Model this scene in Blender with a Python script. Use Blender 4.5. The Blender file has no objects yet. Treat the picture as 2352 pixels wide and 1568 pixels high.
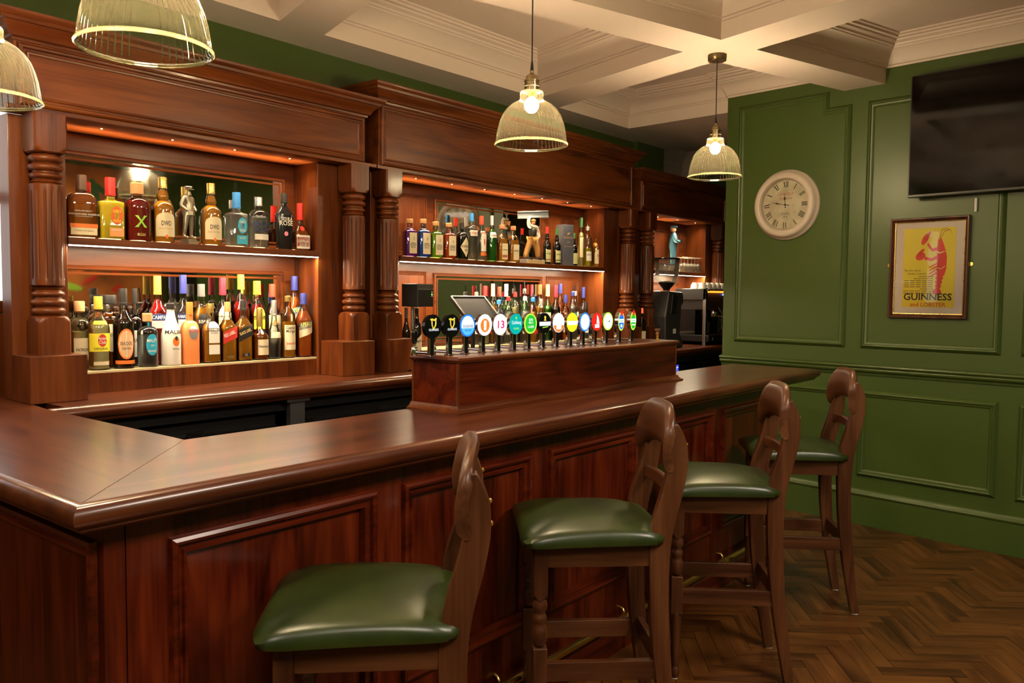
import bpy, math, random
import numpy as np
from mathutils import Vector, Matrix
from mathutils.geometry import tessellate_polygon

sc = bpy.context.scene
COL = sc.collection
random.seed(7)
PI = math.pi

# ------------------------------------------------------------------ camera
F_PX, CX, CY = 1904.65, 1176.0, 784.0
YAW, PITCH, ROLL = math.radians(50.956), math.radians(-3.2367), math.radians(0.5247)
CAM = np.array([0.0, 0.0, 1.5])
_fw = np.array([math.sin(YAW) * math.cos(PITCH), math.cos(YAW) * math.cos(PITCH), math.sin(PITCH)])
_rt = np.array([math.cos(YAW), -math.sin(YAW), 0.0])
_up = np.cross(_rt, _fw)
_r2 = _rt * math.cos(ROLL) + _up * math.sin(ROLL)
_u2 = -_rt * math.sin(ROLL) + _up * math.cos(ROLL)
RM = np.array([_r2, _u2, _fw])
cam_data = bpy.data.cameras.new('camera')
cam_data.sensor_width = 36.0
cam_data.lens = F_PX * 36.0 / 2352.0
cam_data.clip_start = 0.02
cam = bpy.data.objects.new('camera', cam_data)
COL.objects.link(cam)
m = Matrix.Identity(4)
for i in range(3):
    m[i][0], m[i][1], m[i][2], m[i][3] = _r2[i], _u2[i], -_fw[i], CAM[i]
cam.matrix_world = m
sc.camera = cam


def ray(x, y):
    return RM.T @ np.array([(x - CX) / F_PX, -(y - CY) / F_PX, 1.0])


def atz(x, y, z):
    d = ray(x, y)
    return CAM + d * (z - CAM[2]) / d[2]


def aty(x, y, Y):
    d = ray(x, y)
    return CAM + d * (Y - CAM[1]) / d[1]


def depth_of(p):
    return float(RM[2] @ (np.array(p, float) - CAM))


# ------------------------------------------------------------------ world, lights, exposure
w = bpy.data.worlds.new('world')
sc.world = w
w.use_nodes = True
w.node_tree.nodes['Background'].inputs[0].default_value = (0.9, 0.85, 0.75, 1)
w.node_tree.nodes['Background'].inputs[1].default_value = 0.05
sc.view_settings.view_transform = 'Standard'
sc.view_settings.look = 'None'
sc.view_settings.gamma = 1.0
sc.view_settings.exposure = 1.0
sc.view_settings.use_curve_mapping = False
sc.cycles.max_bounces = 7
sc.cycles.diffuse_bounces = 3
sc.cycles.glossy_bounces = 4
sc.cycles.transmission_bounces = 6
sc.cycles.use_adaptive_sampling = True
sc.cycles.adaptive_threshold = 0.03
sc.cycles.transparent_max_bounces = 16
sc.cycles.caustics_reflective = False
sc.cycles.caustics_refractive = False
sc.cycles.sample_clamp_indirect = 4.0
sc.cycles.use_light_tree = False

WARM = (1.0, 0.74, 0.42)


def area_light(name, loc, size, power, color, rot=(0, 0, 0), spread=0):
    l = bpy.data.lights.new(name, 'AREA')
    l.shape = 'RECTANGLE'
    l.size, l.size_y = size
    l.energy = power
    l.color = color
    o = bpy.data.objects.new(name, l)
    o.location = loc
    o.rotation_euler = rot
    COL.objects.link(o)
    if spread:
        l.spread = math.radians(spread)
    return o


# fill panels added to brighten the room, unseen behind the photographer (fixtures built further down)
FILL_PANELS = [(0.1, -0.55), (2.55, -0.60), (-1.2, 1.3)]
for k, (lx, ly) in enumerate(FILL_PANELS):
    area_light('ceiling_panel_light', (lx, ly, 2.835), (0.9, 0.9), (30, 36, 14)[k], (1.0, 0.84, 0.68))


# ------------------------------------------------------------------ materials
MATS = {}


def newmat(name):
    mt = bpy.data.materials.new(name)
    mt.use_nodes = True
    nt = mt.node_tree
    return mt, nt, nt.nodes, nt.links, nt.nodes['Principled BSDF']


def setp(b, **k):
    names = {'col': 'Base Color', 'rough': 'Roughness', 'metal': 'Metallic', 'trans': 'Transmission Weight',
             'ior': 'IOR', 'coat': 'Coat Weight', 'spec': 'Specular IOR Level', 'emis': 'Emission Color',
             'estr': 'Emission Strength', 'alpha': 'Alpha', 'coatr': 'Coat Roughness', 'sheen': 'Sheen Weight'}
    for a, v in k.items():
        i = b.inputs[names[a]]
        i.default_value = (v[0], v[1], v[2], 1) if isinstance(v, tuple) else v


def plain(name, col, rough=0.5, **k):
    if name in MATS:
        return MATS[name]
    mt, nt, N, L, b = newmat(name)
    setp(b, col=col, rough=rough, **k)
    n = N.new('ShaderNodeTexNoise')
    n.inputs['Scale'].default_value = 35
    n.inputs['Detail'].default_value = 3
    tc = N.new('ShaderNodeTexCoord')
    L.new(tc.outputs['Object'], n.inputs['Vector'])
    mr = N.new('ShaderNodeMapRange')
    mr.inputs[3].default_value = max(0.0, rough - 0.04)
    mr.inputs[4].default_value = min(1.0, rough + 0.04)
    L.new(n.outputs['Fac'], mr.inputs[0])
    L.new(mr.outputs[0], b.inputs['Roughness'])
    MATS[name] = mt
    return mt


def wood(name, dark, mid, light, axis='x', rough=0.32, coat=0.25, scale=1.0, figure=0.9, bump=0.05, island=False):
    """varnished timber: long grain along one axis, broad figure and fine pores"""
    key = name + '_' + axis
    if key in MATS:
        return MATS[key]
    mt, nt, N, L, b = newmat(key)
    tc = N.new('ShaderNodeTexCoord')
    oi = N.new('ShaderNodeObjectInfo')
    mul = N.new('ShaderNodeVectorMath'); mul.operation = 'SCALE'
    mul.inputs[0].default_value = (7.3, 5.1, 9.7)
    rnd = oi.outputs['Random']
    if island:
        ge = N.new('ShaderNodeNewGeometry')
        ad = N.new('ShaderNodeMath'); ad.operation = 'ADD'
        L.new(oi.outputs['Random'], ad.inputs[0]); L.new(ge.outputs['Random Per Island'], ad.inputs[1])
        fr = N.new('ShaderNodeMath'); fr.operation = 'FRACT'
        L.new(ad.outputs[0], fr.inputs[0])
        rnd = fr.outputs[0]
    L.new(rnd, mul.inputs['Scale'])
    add = N.new('ShaderNodeVectorMath'); add.operation = 'ADD'
    L.new(tc.outputs['Object'], add.inputs[0]); L.new(mul.outputs[0], add.inputs[1])
    s = {'x': (1.2, 9, 9), 'y': (9, 1.2, 9), 'z': (9, 9, 1.2)}[axis]
    mp = N.new('ShaderNodeMapping'); mp.inputs['Scale'].default_value = [v * scale for v in s]
    L.new(add.outputs[0], mp.inputs['Vector'])
    n1 = N.new('ShaderNodeTexNoise'); n1.inputs['Scale'].default_value = 1.0
    n1.inputs['Detail'].default_value = 3; n1.inputs['Distortion'].default_value = figure
    L.new(mp.outputs[0], n1.inputs['Vector'])
    s2 = {'x': (4, 90, 90), 'y': (90, 4, 90), 'z': (90, 90, 4)}[axis]
    mp2 = N.new('ShaderNodeMapping'); mp2.inputs['Scale'].default_value = s2
    L.new(add.outputs[0], mp2.inputs['Vector'])
    n2 = N.new('ShaderNodeTexNoise'); n2.inputs['Scale'].default_value = 1.0; n2.inputs['Detail'].default_value = 1
    L.new(mp2.outputs[0], n2.inputs['Vector'])
    mx = N.new('ShaderNodeMath'); mx.operation = 'MULTIPLY_ADD'
    L.new(n2.outputs['Fac'], mx.inputs[0]); mx.inputs[1].default_value = 0.30
    sb = N.new('ShaderNodeMath'); sb.operation = 'SUBTRACT'; sb.inputs[1].default_value = 0.15
    L.new(n1.outputs['Fac'], sb.inputs[0]); L.new(sb.outputs[0], mx.inputs[2])
    fac = mx.outputs[0]
    if island:
        m3 = N.new('ShaderNodeMath'); m3.operation = 'MULTIPLY_ADD'; m3.inputs[1].default_value = 0.16
        s3 = N.new('ShaderNodeMath'); s3.operation = 'SUBTRACT'; s3.inputs[1].default_value = 0.08
        L.new(fac, s3.inputs[0]); L.new(rnd, m3.inputs[0]); L.new(s3.outputs[0], m3.inputs[2])
        fac = m3.outputs[0]
    cr = N.new('ShaderNodeValToRGB')
    e = cr.color_ramp.elements
    e[0].position, e[0].color = 0.30, (*dark, 1)
    e[1].position, e[1].color = 0.72, (*light, 1)
    k = e.new(0.5); k.color = (*mid, 1)
    L.new(fac, cr.inputs[0]); L.new(cr.outputs[0], b.inputs['Base Color'])
    setp(b, rough=rough, coat=coat, coatr=0.12, spec=0.36)
    if bump:
        bp = N.new('ShaderNodeBump'); bp.inputs['Strength'].default_value = bump; bp.inputs['Distance'].default_value = 0.002
        L.new(n2.outputs['Fac'], bp.inputs['Height']); L.new(bp.outputs[0], b.inputs['Normal'])
    MATS[key] = mt
    return mt


def glass_thin(name, tint=(1, 1, 1), facing=0.25, base=0.06, diffuse=0.0, dcol=(1, 1, 1), rough=0.03):
    """thin pane or shell: passes light straight through, mirrors more at grazing angles (fresnel)"""
    if name in MATS:
        return MATS[name]
    mt, nt, N, L, b = newmat(name)
    N.remove(b)
    out = N['Material Output']
    tr = N.new('ShaderNodeBsdfTransparent'); tr.inputs[0].default_value = (*tint, 1)
    gl = N.new('ShaderNodeBsdfGlossy'); gl.inputs['Roughness'].default_value = rough
    fr = N.new('ShaderNodeFresnel'); fr.inputs['IOR'].default_value = 1.5
    ma = N.new('ShaderNodeMath'); ma.operation = 'MULTIPLY_ADD'; ma.use_clamp = True
    ma.inputs[1].default_value = facing * 4; ma.inputs[2].default_value = base - 0.04
    L.new(fr.outputs[0], ma.inputs[0])
    mx = N.new('ShaderNodeMixShader')
    L.new(ma.outputs[0], mx.inputs[0]); L.new(tr.outputs[0], mx.inputs[1]); L.new(gl.outputs[0], mx.inputs[2])
    res = mx
    if diffuse:
        tl = N.new('ShaderNodeBsdfTranslucent'); tl.inputs[0].default_value = (*dcol, 1)
        mx2 = N.new('ShaderNodeMixShader'); mx2.inputs[0].default_value = diffuse
        L.new(mx.outputs[0], mx2.inputs[1]); L.new(tl.outputs[0], mx2.inputs[2])
        res = mx2
    L.new(res.outputs[0], out.inputs['Surface'])
    MATS[name] = mt
    return mt


def liquid(col, name=None):
    key = name or 'liquid_%02x%02x%02x' % tuple(int(255 * min(1, max(0, c)) ** 0.4545) for c in col)
    if key in MATS:
        return MATS[key]
    mt, nt, N, L, b = newmat(key)
    setp(b, col=col, rough=0.04, trans=0.28, ior=1.33)
    MATS[key] = mt
    return mt


def emit(name, col, strength, lamp=True):
    if name in MATS:
        return MATS[name]
    mt, nt, N, L, b = newmat(name)
    if not lamp:
        mt.cycles.emission_sampling = 'NONE'
    setp(b, col=(0, 0, 0), emis=col, estr=strength, rough=0.3)
    MATS[name] = mt
    return mt


def srgb(r, g, b):
    f = lambda c: (c / 255 / 12.92) if c <= 10 else ((c / 255 + 0.055) / 1.055) ** 2.4
    return (f(r), f(g), f(b))


# mahogany of the back bar, the redder bar front, the brown stools
def MAH(ax='x'):
    return wood('mahogany', (0.055, 0.011, 0.0022), (0.118, 0.027, 0.0050), (0.180, 0.048, 0.0095), ax, rough=0.36, coat=0.08)


def BARW(ax='z'):
    return wood('bar_mahogany', (0.030, 0.0032, 0.0012), (0.088, 0.0095, 0.0022), (0.155, 0.022, 0.0045), ax, rough=0.28, coat=0.3, figure=1.6)


def TOPW(ax='x'):
    return wood('bar_top_mahogany', (0.042, 0.0085, 0.0028), (0.085, 0.019, 0.0056), (0.130, 0.036, 0.011), ax, rough=0.30, coat=0.45, figure=1.4, bump=0.08)


def STW(ax='z'):
    return wood('stool_beech', (0.036, 0.010, 0.003), (0.080, 0.025, 0.008), (0.130, 0.047, 0.016), ax, rough=0.38, coat=0.12)


GREEN = plain('green_paint', (0.058, 0.098, 0.0165), 0.38)
WHITE = plain('ceiling_paint', (0.80, 0.68, 0.635), 0.55)
BRASS = plain('polished_brass', (0.92, 0.62, 0.17), 0.24, metal=1.0)
ABRASS = plain('antique_brass', (0.42, 0.33, 0.19), 0.28, metal=1.0)
CHROME = plain('chrome', (0.75, 0.76, 0.78), 0.08, metal=1.0)
STEEL = plain('brushed_steel', (0.45, 0.46, 0.47), 0.3, metal=1.0)
BLACK = plain('black_plastic', (0.012, 0.011, 0.011), 0.35)
BLACKG = plain('black_gloss', (0.008, 0.008, 0.009), 0.08)
CREAM = plain('cream_paper', (0.72, 0.63, 0.43), 0.6)
PAPER = plain('white_paper', (0.78, 0.75, 0.68), 0.6)
INK = plain('black_ink', (0.015, 0.012, 0.010), 0.6)
GOLD = plain('gold_foil', (0.75, 0.52, 0.16), 0.28, metal=0.9)
RED = plain('red_print', (0.60, 0.03, 0.02), 0.5)
NAVY = plain('navy_print', (0.015, 0.03, 0.16), 0.5)
CORK = plain('cork', (0.55, 0.30, 0.13), 0.8)
SILVER = plain('silver_foil', (0.62, 0.62, 0.62), 0.3, metal=0.8)
GLASS = glass_thin('clear_bottle_glass', (0.97, 0.99, 0.98), 0.5, 0.06)
MIRROR = plain('mirror_silver', (0.82, 0.80, 0.76), 0.02, metal=1.0)


def colr(name, c, rough=0.5, **k):
    return plain(name, c, rough, **k)


# ------------------------------------------------------------------ mesh builder
class MB:
    def __init__(s):
        s.v, s.f = [], []

    def add(s, v, f):
        o = len(s.v)
        s.v += [tuple(p) for p in v]
        s.f += [tuple(i + o for i in q) for q in f]
        return s

    def box(s, x0, x1, y0, y1, z0, z1):
        v = [(x0, y0, z0), (x1, y0, z0), (x1, y1, z0), (x0, y1, z0), (x0, y0, z1), (x1, y0, z1), (x1, y1, z1), (x0, y1, z1)]
        return s.add(v, [(0, 3, 2, 1), (4, 5, 6, 7), (0, 1, 5, 4), (1, 2, 6, 5), (2, 3, 7, 6), (3, 0, 4, 7)])

    def obox(s, M, x0, x1, y0, y1, z0, z1):
        t = MB().box(x0, x1, y0, y1, z0, z1)
        return s.add([tuple(M @ Vector(p)) for p in t.v], t.f)

    def prism(s, poly, z0, z1):
        n = len(poly)
        v = [(p[0], p[1], z0) for p in poly] + [(p[0], p[1], z1) for p in poly]
        f = [tuple(range(n - 1, -1, -1)), tuple(range(n, 2 * n))]
        f += [(i, (i + 1) % n, n + (i + 1) % n, n + i) for i in range(n)]
        return s.add(v, f)

    def frame_prism(s, poly, fn, t):
        """polygon in a 2-D frame, fn(a, b, c) -> 3-D point, thickness t along c"""
        n = len(poly)
        v = [fn(a, b, 0) for a, b in poly] + [fn(a, b, t) for a, b in poly]
        f = [tuple(range(n - 1, -1, -1)), tuple(range(n, 2 * n))]
        f += [(i, (i + 1) % n, n + (i + 1) % n, n + i) for i in range(n)]
        return s.add(v, f)

    def lathe(s, prof, seg=24, c=(0, 0, 0), n=2.0, ry=1.0, rot=0.0, rf=None, cap=True):
        """profile [(r, z)], superellipse section exponent n, ry depth ratio"""
        o = []
        m_ = len(prof)
        for r, z in prof:
            for k in range(seg):
                a = 2 * PI * k / seg + rot
                ca, sa = math.cos(a), math.sin(a)
                q = 1.0 if n == 2.0 else (abs(ca) ** n + abs(sa) ** n) ** (-1.0 / n)
                rr = r * q * (rf(a, z) if rf else 1.0)
                o.append((c[0] + rr * ca, c[1] + rr * sa * ry, c[2] + z))
        f = []
        for i in range(m_ - 1):
            for k in range(seg):
                k2 = (k + 1) % seg
                f.append((i * seg + k, i * seg + k2, (i + 1) * seg + k2, (i + 1) * seg + k))
        if cap:
            f.append(tuple(range(seg - 1, -1, -1)))
            f.append(tuple((m_ - 1) * seg + k for k in range(seg)))
        return s.add(o, f)

    def tube(s, path, r, seg=10, cap=True):
        P = [Vector(p) for p in path]
        n = len(P)
        rr = r if isinstance(r, (list, tuple)) else [r] * n
        v, f = [], []
        up = None
        for i in range(n):
            d = (P[min(i + 1, n - 1)] - P[max(i - 1, 0)]).normalized()
            if up is None:
                up = Vector((0, 0, 1)) if abs(d.z) < 0.9 else Vector((1, 0, 0))
            a = d.cross(up).normalized()
            b_ = a.cross(d).normalized()
            up = b_
            for k in range(seg):
                t = 2 * PI * k / seg
                v.append(tuple(P[i] + (a * math.cos(t) + b_ * math.sin(t)) * rr[i]))
        for i in range(n - 1):
            for k in range(seg):
                k2 = (k + 1) % seg
                f.append((i * seg + k, i * seg + k2, (i + 1) * seg + k2, (i + 1) * seg + k))
        if cap:
            f.append(tuple(range(seg - 1, -1, -1)))
            f.append(tuple((n - 1) * seg + k for k in range(seg)))
        return s.add(v, f)

    def sweep(s, prof, path, up=(0, 0, 1), closed=False, cap=True):
        """profile [(out, up)] swept along a planar path; 'out' is to the right of travel seen against 'up'"""
        U = Vector(up).normalized()
        P = [Vector(p) for p in path]
        n = len(P)
        v, f = [], []
        for i in range(n):
            if closed:
                d0 = (P[i] - P[i - 1]).normalized(); d1 = (P[(i + 1) % n] - P[i]).normalized()
            else:
                d1 = (P[min(i + 1, n - 1)] - P[min(i, n - 2)]).normalized()
                d0 = (P[max(i, 1)] - P[max(i - 1, 0)]).normalized()
            o0, o1 = d0.cross(U), d1.cross(U)
            o = (o0 + o1)
            o = o.normalized() / max(0.25, math.sqrt(max(0.06, (1 + o0.dot(o1)) / 2)))
            for a, b_ in prof:
                v.append(tuple(P[i] + o * a + U * b_))
        m_ = len(prof)
        cnt = n if closed else n - 1
        for i in range(cnt):
            j = (i + 1) % n
            for k in range(m_):
                k2 = (k + 1) % m_
                f.append((i * m_ + k, j * m_ + k, j * m_ + k2, i * m_ + k2))
        if cap and not closed:
            f.append(tuple(range(m_)))
            f.append(tuple((n - 1) * m_ + k for k in range(m_ - 1, -1, -1)))
        return s.add(v, f)

    def sphere(s, c, r, seg=16, rings=10, sc_=(1, 1, 1)):
        prof = [(max(1e-4, math.sin(PI * i / rings)) * r, -math.cos(PI * i / rings) * r) for i in range(rings + 1)]
        t = MB().lathe(prof, seg)
        return s.add([(c[0] + p[0] * sc_[0], c[1] + p[1] * sc_[1], c[2] + p[2] * sc_[2]) for p in t.v], t.f)

    def build(s, name, mat, parent=None, org=(0, 0, 0), smooth=0, bevel=0.0, seg=2, M=None):
        """mesh object; vertices are in the parent's frame plus org (org is taken off and becomes the location of a root)"""
        me = bpy.data.meshes.new(name)
        vs = s.v
        if M is not None:
            vs = [tuple(M @ Vector(p)) for p in vs]
        me.from_pydata([(p[0] - org[0], p[1] - org[1], p[2] - org[2]) for p in vs], [], s.f)
        import bmesh as _b
        bm = _b.new(); bm.from_mesh(me)
        _b.ops.recalc_face_normals(bm, faces=bm.faces)
        bm.to_mesh(me); bm.free()
        me.materials.append(mat)
        if smooth:
            me.polygons.foreach_set('use_smooth', [True] * len(me.polygons))
            me.set_sharp_from_angle(angle=math.radians(smooth))
        o = bpy.data.objects.new(name, me)
        COL.objects.link(o)
        if parent is not None:
            o.parent = parent
        else:
            o.location = org
        if bevel:
            md = o.modifiers.new('bevel', 'BEVEL')
            md.width = bevel; md.segments = seg; md.limit_method = 'ANGLE'; md.angle_limit = math.radians(40)
        return o


def thing(name, label, cat, loc=(0, 0, 0), rz=0.0, group=None):
    o = bpy.data.objects.new(name, None)
    o.empty_display_size = 0.1
    COL.objects.link(o)
    o.location = loc
    o.rotation_euler = (0, 0, rz)
    o['label'] = label
    o['category'] = cat
    if group:
        o['group'] = group
    return o


def tag(o, label, cat, group=None):
    o['label'] = label
    o['category'] = cat
    if group:
        o['group'] = group
    return o


def struct(o):
    o['kind'] = 'structure'
    return o


def copy_tree(o, parent=None):
    c = o.copy()
    COL.objects.link(c)
    c.parent = parent
    for ch in list(o.children):
        copy_tree(ch, c)
    return c


# ------------------------------------------------------------------ lettering
_TXT = {}


def text_geo(t, shear=0.0, bold=0.0):
    """flat letter outlines, centred, height 1 = cap height; returns verts (x, z), faces, width"""
    key = (t, shear, bold)
    if key in _TXT:
        return _TXT[key]
    cu = bpy.data.curves.new('txt', 'FONT')
    cu.body = t
    cu.size = 1.0
    cu.align_x = 'CENTER'
    cu.resolution_u = 2
    cu.offset = bold
    cu.shear = shear
    cu.fill_mode = 'FRONT'
    ob = bpy.data.objects.new('txt', cu)
    me = ob.to_mesh()
    vs = [(v.co.x, v.co.y) for v in me.vertices]
    fs = [tuple(p.vertices) for p in me.polygons]
    ob.to_mesh_clear()
    bpy.data.objects.remove(ob)
    bpy.data.curves.remove(cu)
    if vs:
        x0, x1 = min(p[0] for p in vs), max(p[0] for p in vs)
        xc = (x0 + x1) / 2
        vs = [((p[0] - xc) / 0.73, p[1] / 0.73) for p in vs]
        wd = (x1 - x0) / 0.73
    else:
        wd = 0
    _TXT[key] = (vs, fs, wd)
    return _TXT[key]


def lettering(lines, fn, mat, parent, name='lettering', org=(0, 0, 0)):
    """lines: (text, x, z, cap_height, width or None[, shear, bold, angle]); fn(x, z) -> 3-D point just proud of the surface"""
    mb = MB()
    for ln in lines:
        t, x, z, h, wd = ln[:5]
        sh = ln[5] if len(ln) > 5 else 0.0
        bo = ln[6] if len(ln) > 6 else 0.0
        an = ln[7] if len(ln) > 7 else 0.0
        vs, fs, w0 = text_geo(t, sh, bo)
        sx = h if wd is None or w0 == 0 else wd / w0
        ca, sa = math.cos(an), math.sin(an)
        mb.add([fn(x + (px * sx) * ca - (pz * h) * sa, z + (px * sx) * sa + (pz * h) * ca) for px, pz in vs], fs)
    if not mb.v:
        return None
    me = bpy.data.meshes.new(name)
    me.from_pydata([(p[0] - org[0], p[1] - org[1], p[2] - org[2]) for p in mb.v], [], mb.f)
    me.materials.append(mat)
    o = bpy.data.objects.new(name, me)
    COL.objects.link(o)
    if parent is not None:
        o.parent = parent
    return o
# ================================================================== THE SETTING
BZ = 1.065                      # height of the bar top
KS = (1.5 - BZ) / 0.43          # plan scale that goes with it
CZ = 2.866                      # underside of the ceiling beams
WA = math.radians(7.3736)       # the clock wall is not square to the bar
YW = 3.885                      # face of the back wall
YF = -1.6                       # wall behind the photographer
XL = -2.6

# clock wall frame: s along the wall (towards the back bar), z up, t out into the room
_w0 = atz(2200, 1249.5, 0)
W0 = Vector((_w0[0], _w0[1], 0))
WS = Vector((math.sin(WA), math.cos(WA), 0))
WN = Vector((-math.cos(WA), math.sin(WA), 0))


def WP(s, z, t=0.0):
    p = W0 + WS * s + WN * t
    return (p.x, p.y, z)


def wall_sz(px, py):
    d = ray(px, py)
    n = np.array(WN)
    p = CAM + d * (np.dot(n, np.array(W0) - CAM) / np.dot(n, d))
    v = Vector(p) - W0
    return v.dot(WS), float(p[2])


S_END = (2.69 - W0.y) / WS.y            # outer corner by the coffee station
S_BEG = (YF - W0.y) / WS.y

# ---- floor: herringbone blocks
FLW = wood('floor_oak', (0.042, 0.0125, 0.0025), (0.105, 0.036, 0.0070), (0.165, 0.062, 0.0130), 'x', rough=0.33, coat=0.15, scale=1.4, island=True)
fl = struct(MB().box(XL - 0.2, 9.2, YF - 0.2, 6.0, -0.10, -0.004).build('floor', plain('floor_joint', (0.012, 0.006, 0.003), 0.7)))
HL, HW = 0.33, 0.072
ha = math.radians(-54)
hc, hs = math.cos(ha), math.sin(ha)


def hb(x0, y0, lx, ly):
    g = 0.0009
    pts = [(x0 + g, y0 + g), (x0 + lx - g, y0 + g), (x0 + lx - g, y0 + ly - g), (x0 + g, y0 + ly - g)]
    cx_, cy_ = x0 + lx / 2, y0 + ly / 2
    return (cx_ * hc - cy_ * hs + 3.0, cx_ * hs + cy_ * hc)


# one shared block mesh, long side along local x
_bm = MB().box(-HL / 2 + 0.0009, HL / 2 - 0.0009, -HW / 2 + 0.0009, HW / 2 - 0.0009, -0.0075, 0.0)
_proto = _bm.build('floor_block', FLW, fl, bevel=0)
_bmesh = _proto.data
bpy.data.objects.remove(_proto)
stuff = MB()
singles = []
for i in range(-125, 126):
    for j in range(-22, 23):
        ox, oy = i * HW - j * HL, i * HW + j * HL
        for kind in (0, 1):
            if kind == 0:
                c_ = hb(ox, oy, HL, HW); an = ha
            else:
                c_ = hb(ox + HL, oy + HW - HL, HW, HL); an = ha + PI / 2
            if not (XL < c_[0] < 8.6 and YF < c_[1] < 3.9):
                continue
            q = RM @ (np.array([c_[0], c_[1], 0.0]) - CAM)
            vis = False
            if q[2] > 0.5:
                px, py = CX + F_PX * q[0] / q[2], CY - F_PX * q[1] / q[2]
                vis = 1180 < px < 2420 and 1150 < py < 1620 and c_[1] < 1.85
            if vis:
                singles.append((q[2], c_, an))
            else:
                stuff.obox(Matrix.Translation((c_[0], c_[1], 0)) @ Matrix.Rotation(an, 4, 'Z'), -HL / 2 + 0.0009, HL / 2 - 0.0009, -HW / 2 + 0.0009, HW / 2 - 0.0009, -0.0075, 0.0)
singles.sort()
for d_, c_, an in singles[:290]:
    o = bpy.data.objects.new('floor_block', _bmesh)
    COL.objects.link(o)
    o.parent = fl
    o.location = (c_[0], c_[1], random.uniform(-0.0006, 0.0002))
    o.rotation_euler = (0, 0, an)
for d_, c_, an in singles[290:]:
    stuff.obox(Matrix.Translation((c_[0], c_[1], 0)) @ Matrix.Rotation(an, 4, 'Z'), -HL / 2 + 0.0009, HL / 2 - 0.0009, -HW / 2 + 0.0009, HW / 2 - 0.0009, -0.0075, 0.0)
st = stuff.build('floor_block_field', FLW, fl)
st['kind'] = 'stuff'

# ---- walls
struct(MB().box(XL - 0.2, 6.50, YW, YW + 0.15, 0, 3.2).build('wall_back', GREEN, org=(2, YW, 0)))
struct(MB().box(6.48, 6.95, YW - 0.05, YW + 0.15, 0, 3.2).build('wall_back_pier', GREEN, org=(6.7, YW, 0)))
struct(MB().box(6.80, 9.2, 4.75, 4.9, 0, 3.3).build('wall_rear', GREEN, org=(8, 4.75, 0)))
struct(MB().box(XL - 0.15, XL, YF, 3.9, 0, 3.2).build('wall_left', GREEN, org=(XL, 1, 0)))
struct(MB().box(XL - 0.2, 6.0, YF - 0.15, YF, 0, 3.2).build('wall_front', GREEN, org=(2, YF, 0)))
wr = MB().frame_prism([(S_BEG, 0), (S_END, 0), (S_END, 3.2), (S_BEG, 3.2)], WP, -0.16).build('wall_right', GREEN, org=tuple(W0))
struct(wr)
struct(MB().box(8.9, 9.05, 2.4, 4.8, 0, 3.3).build('wall_side', GREEN, org=(9, 3.6, 0)))
struct(MB().box(5.98, 9.05, 2.50, 2.62, 0, 3.3).build('wall_return', GREEN, org=(7.4, 2.55, 0)))


def wpart(mb, name, mat=GREEN, bevel=0):
    """part of the clock wall"""
    return mb.build(name, mat, wr, org=tuple(W0), smooth=35, bevel=bevel)


# skirting with moulded top, chair rail
base_prof = [(0, 0), (0.022, 0), (0.022, 0.190), (0.026, 0.195), (0.030, 0.206), (0.024, 0.214), (0.016, 0.220), (0.012, 0.232), (0, 0.236)]
o = MB().sweep(base_prof, [WP(S_END, 0), WP(S_BEG, 0)]).build('baseboard_right', GREEN, org=tuple(W0), smooth=35)
struct(o)
rail_prof = [(0, 0.995), (0.010, 0.995), (0.012, 1.008), (0.020, 1.014), (0.030, 1.020), (0.034, 1.030), (0.030, 1.038), (0.040, 1.044), (0.044, 1.052), (0.040, 1.060), (0.020, 1.064), (0, 1.068)]
o = MB().sweep(rail_prof, [WP(S_END, 0), WP(S_BEG, 0)]).build('trim_1', GREEN, org=tuple(W0), smooth=35)
struct(o)
# applied panel mouldings
pm = [(0, 0), (0.006, 0.010), (0.011, 0.013), (0.014, 0.018), (0.020, 0.021), (0.026, 0.018), (0.029, 0.012), (0.036, 0.010), (0.042, 0.006), (0.048, 0)]


def panel_moulding(pts):
    """closed outline in (s, z), drawn so that the moulding grows inward"""
    P = [WP(s, z) for s, z in pts]
    a = sum(pts[i][0] * pts[(i + 1) % len(pts)][1] - pts[(i + 1) % len(pts)][0] * pts[i][1] for i in range(len(pts)))
    U = tuple(WN)
    # travel direction such that right-of-travel points inward
    d = (Vector(P[1]) - Vector(P[0])).normalized().cross(Vector(U))
    c_ = sum((Vector(p) for p in P), Vector()) / len(P)
    if d.dot(c_ - (Vector(P[0]) + Vector(P[1])) / 2) < 0:
        P = P[::-1]
    wpart(MB().sweep(pm, P, up=U, closed=True), 'panel_moulding')


def sz(*q):
    return wall_sz(*q)


s1a, s1b = sz(1686, 782)[0], sz(1941, 797)[0]
z1b = sz(1820, 791)[1]
s1n, z1n = sz(1906, 230)[0], sz(1930, 243)[1]
z1t = sz(1800, 229)[1]
panel_moulding([(s1a, z1b), (s1b, z1b), (s1b, z1n), (s1n, z1n), (s1n, z1t), (s1a, z1t)])
s2a, s2b = sz(1976, 801)[0], sz(2299, 818)[0]
panel_moulding([(s2a, z1b), (s2b, z1b), (s2b, z1n), (s2a, z1n)])
gap = s1b - s2a
wid2 = s2a - s2b
s3a = s2b - gap
panel_moulding([(s3a, z1b), (s3a - wid2, z1b), (s3a - wid2, z1n), (s3a, z1n)])
zlt, zlb = sz(2150, 910)[1], sz(2130, 1118)[1]
panel_moulding([(s1a, zlb), (s1b, zlb), (s1b, zlt), (s1a, zlt)])
panel_moulding([(s2a, zlb), (s2b, zlb), (s2b, zlt), (s2a, zlt)])
panel_moulding([(s3a, zlb), (s3a - wid2, zlb), (s3a - wid2, zlt), (s3a, zlt)])
s4a = s3a - wid2 - gap
for zz in ((z1b, z1n), (zlb, zlt)):
    panel_moulding([(s4a, zz[0]), (s4a - 0.7, zz[0]), (s4a - 0.7, zz[1]), (s4a, zz[1])])

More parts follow.
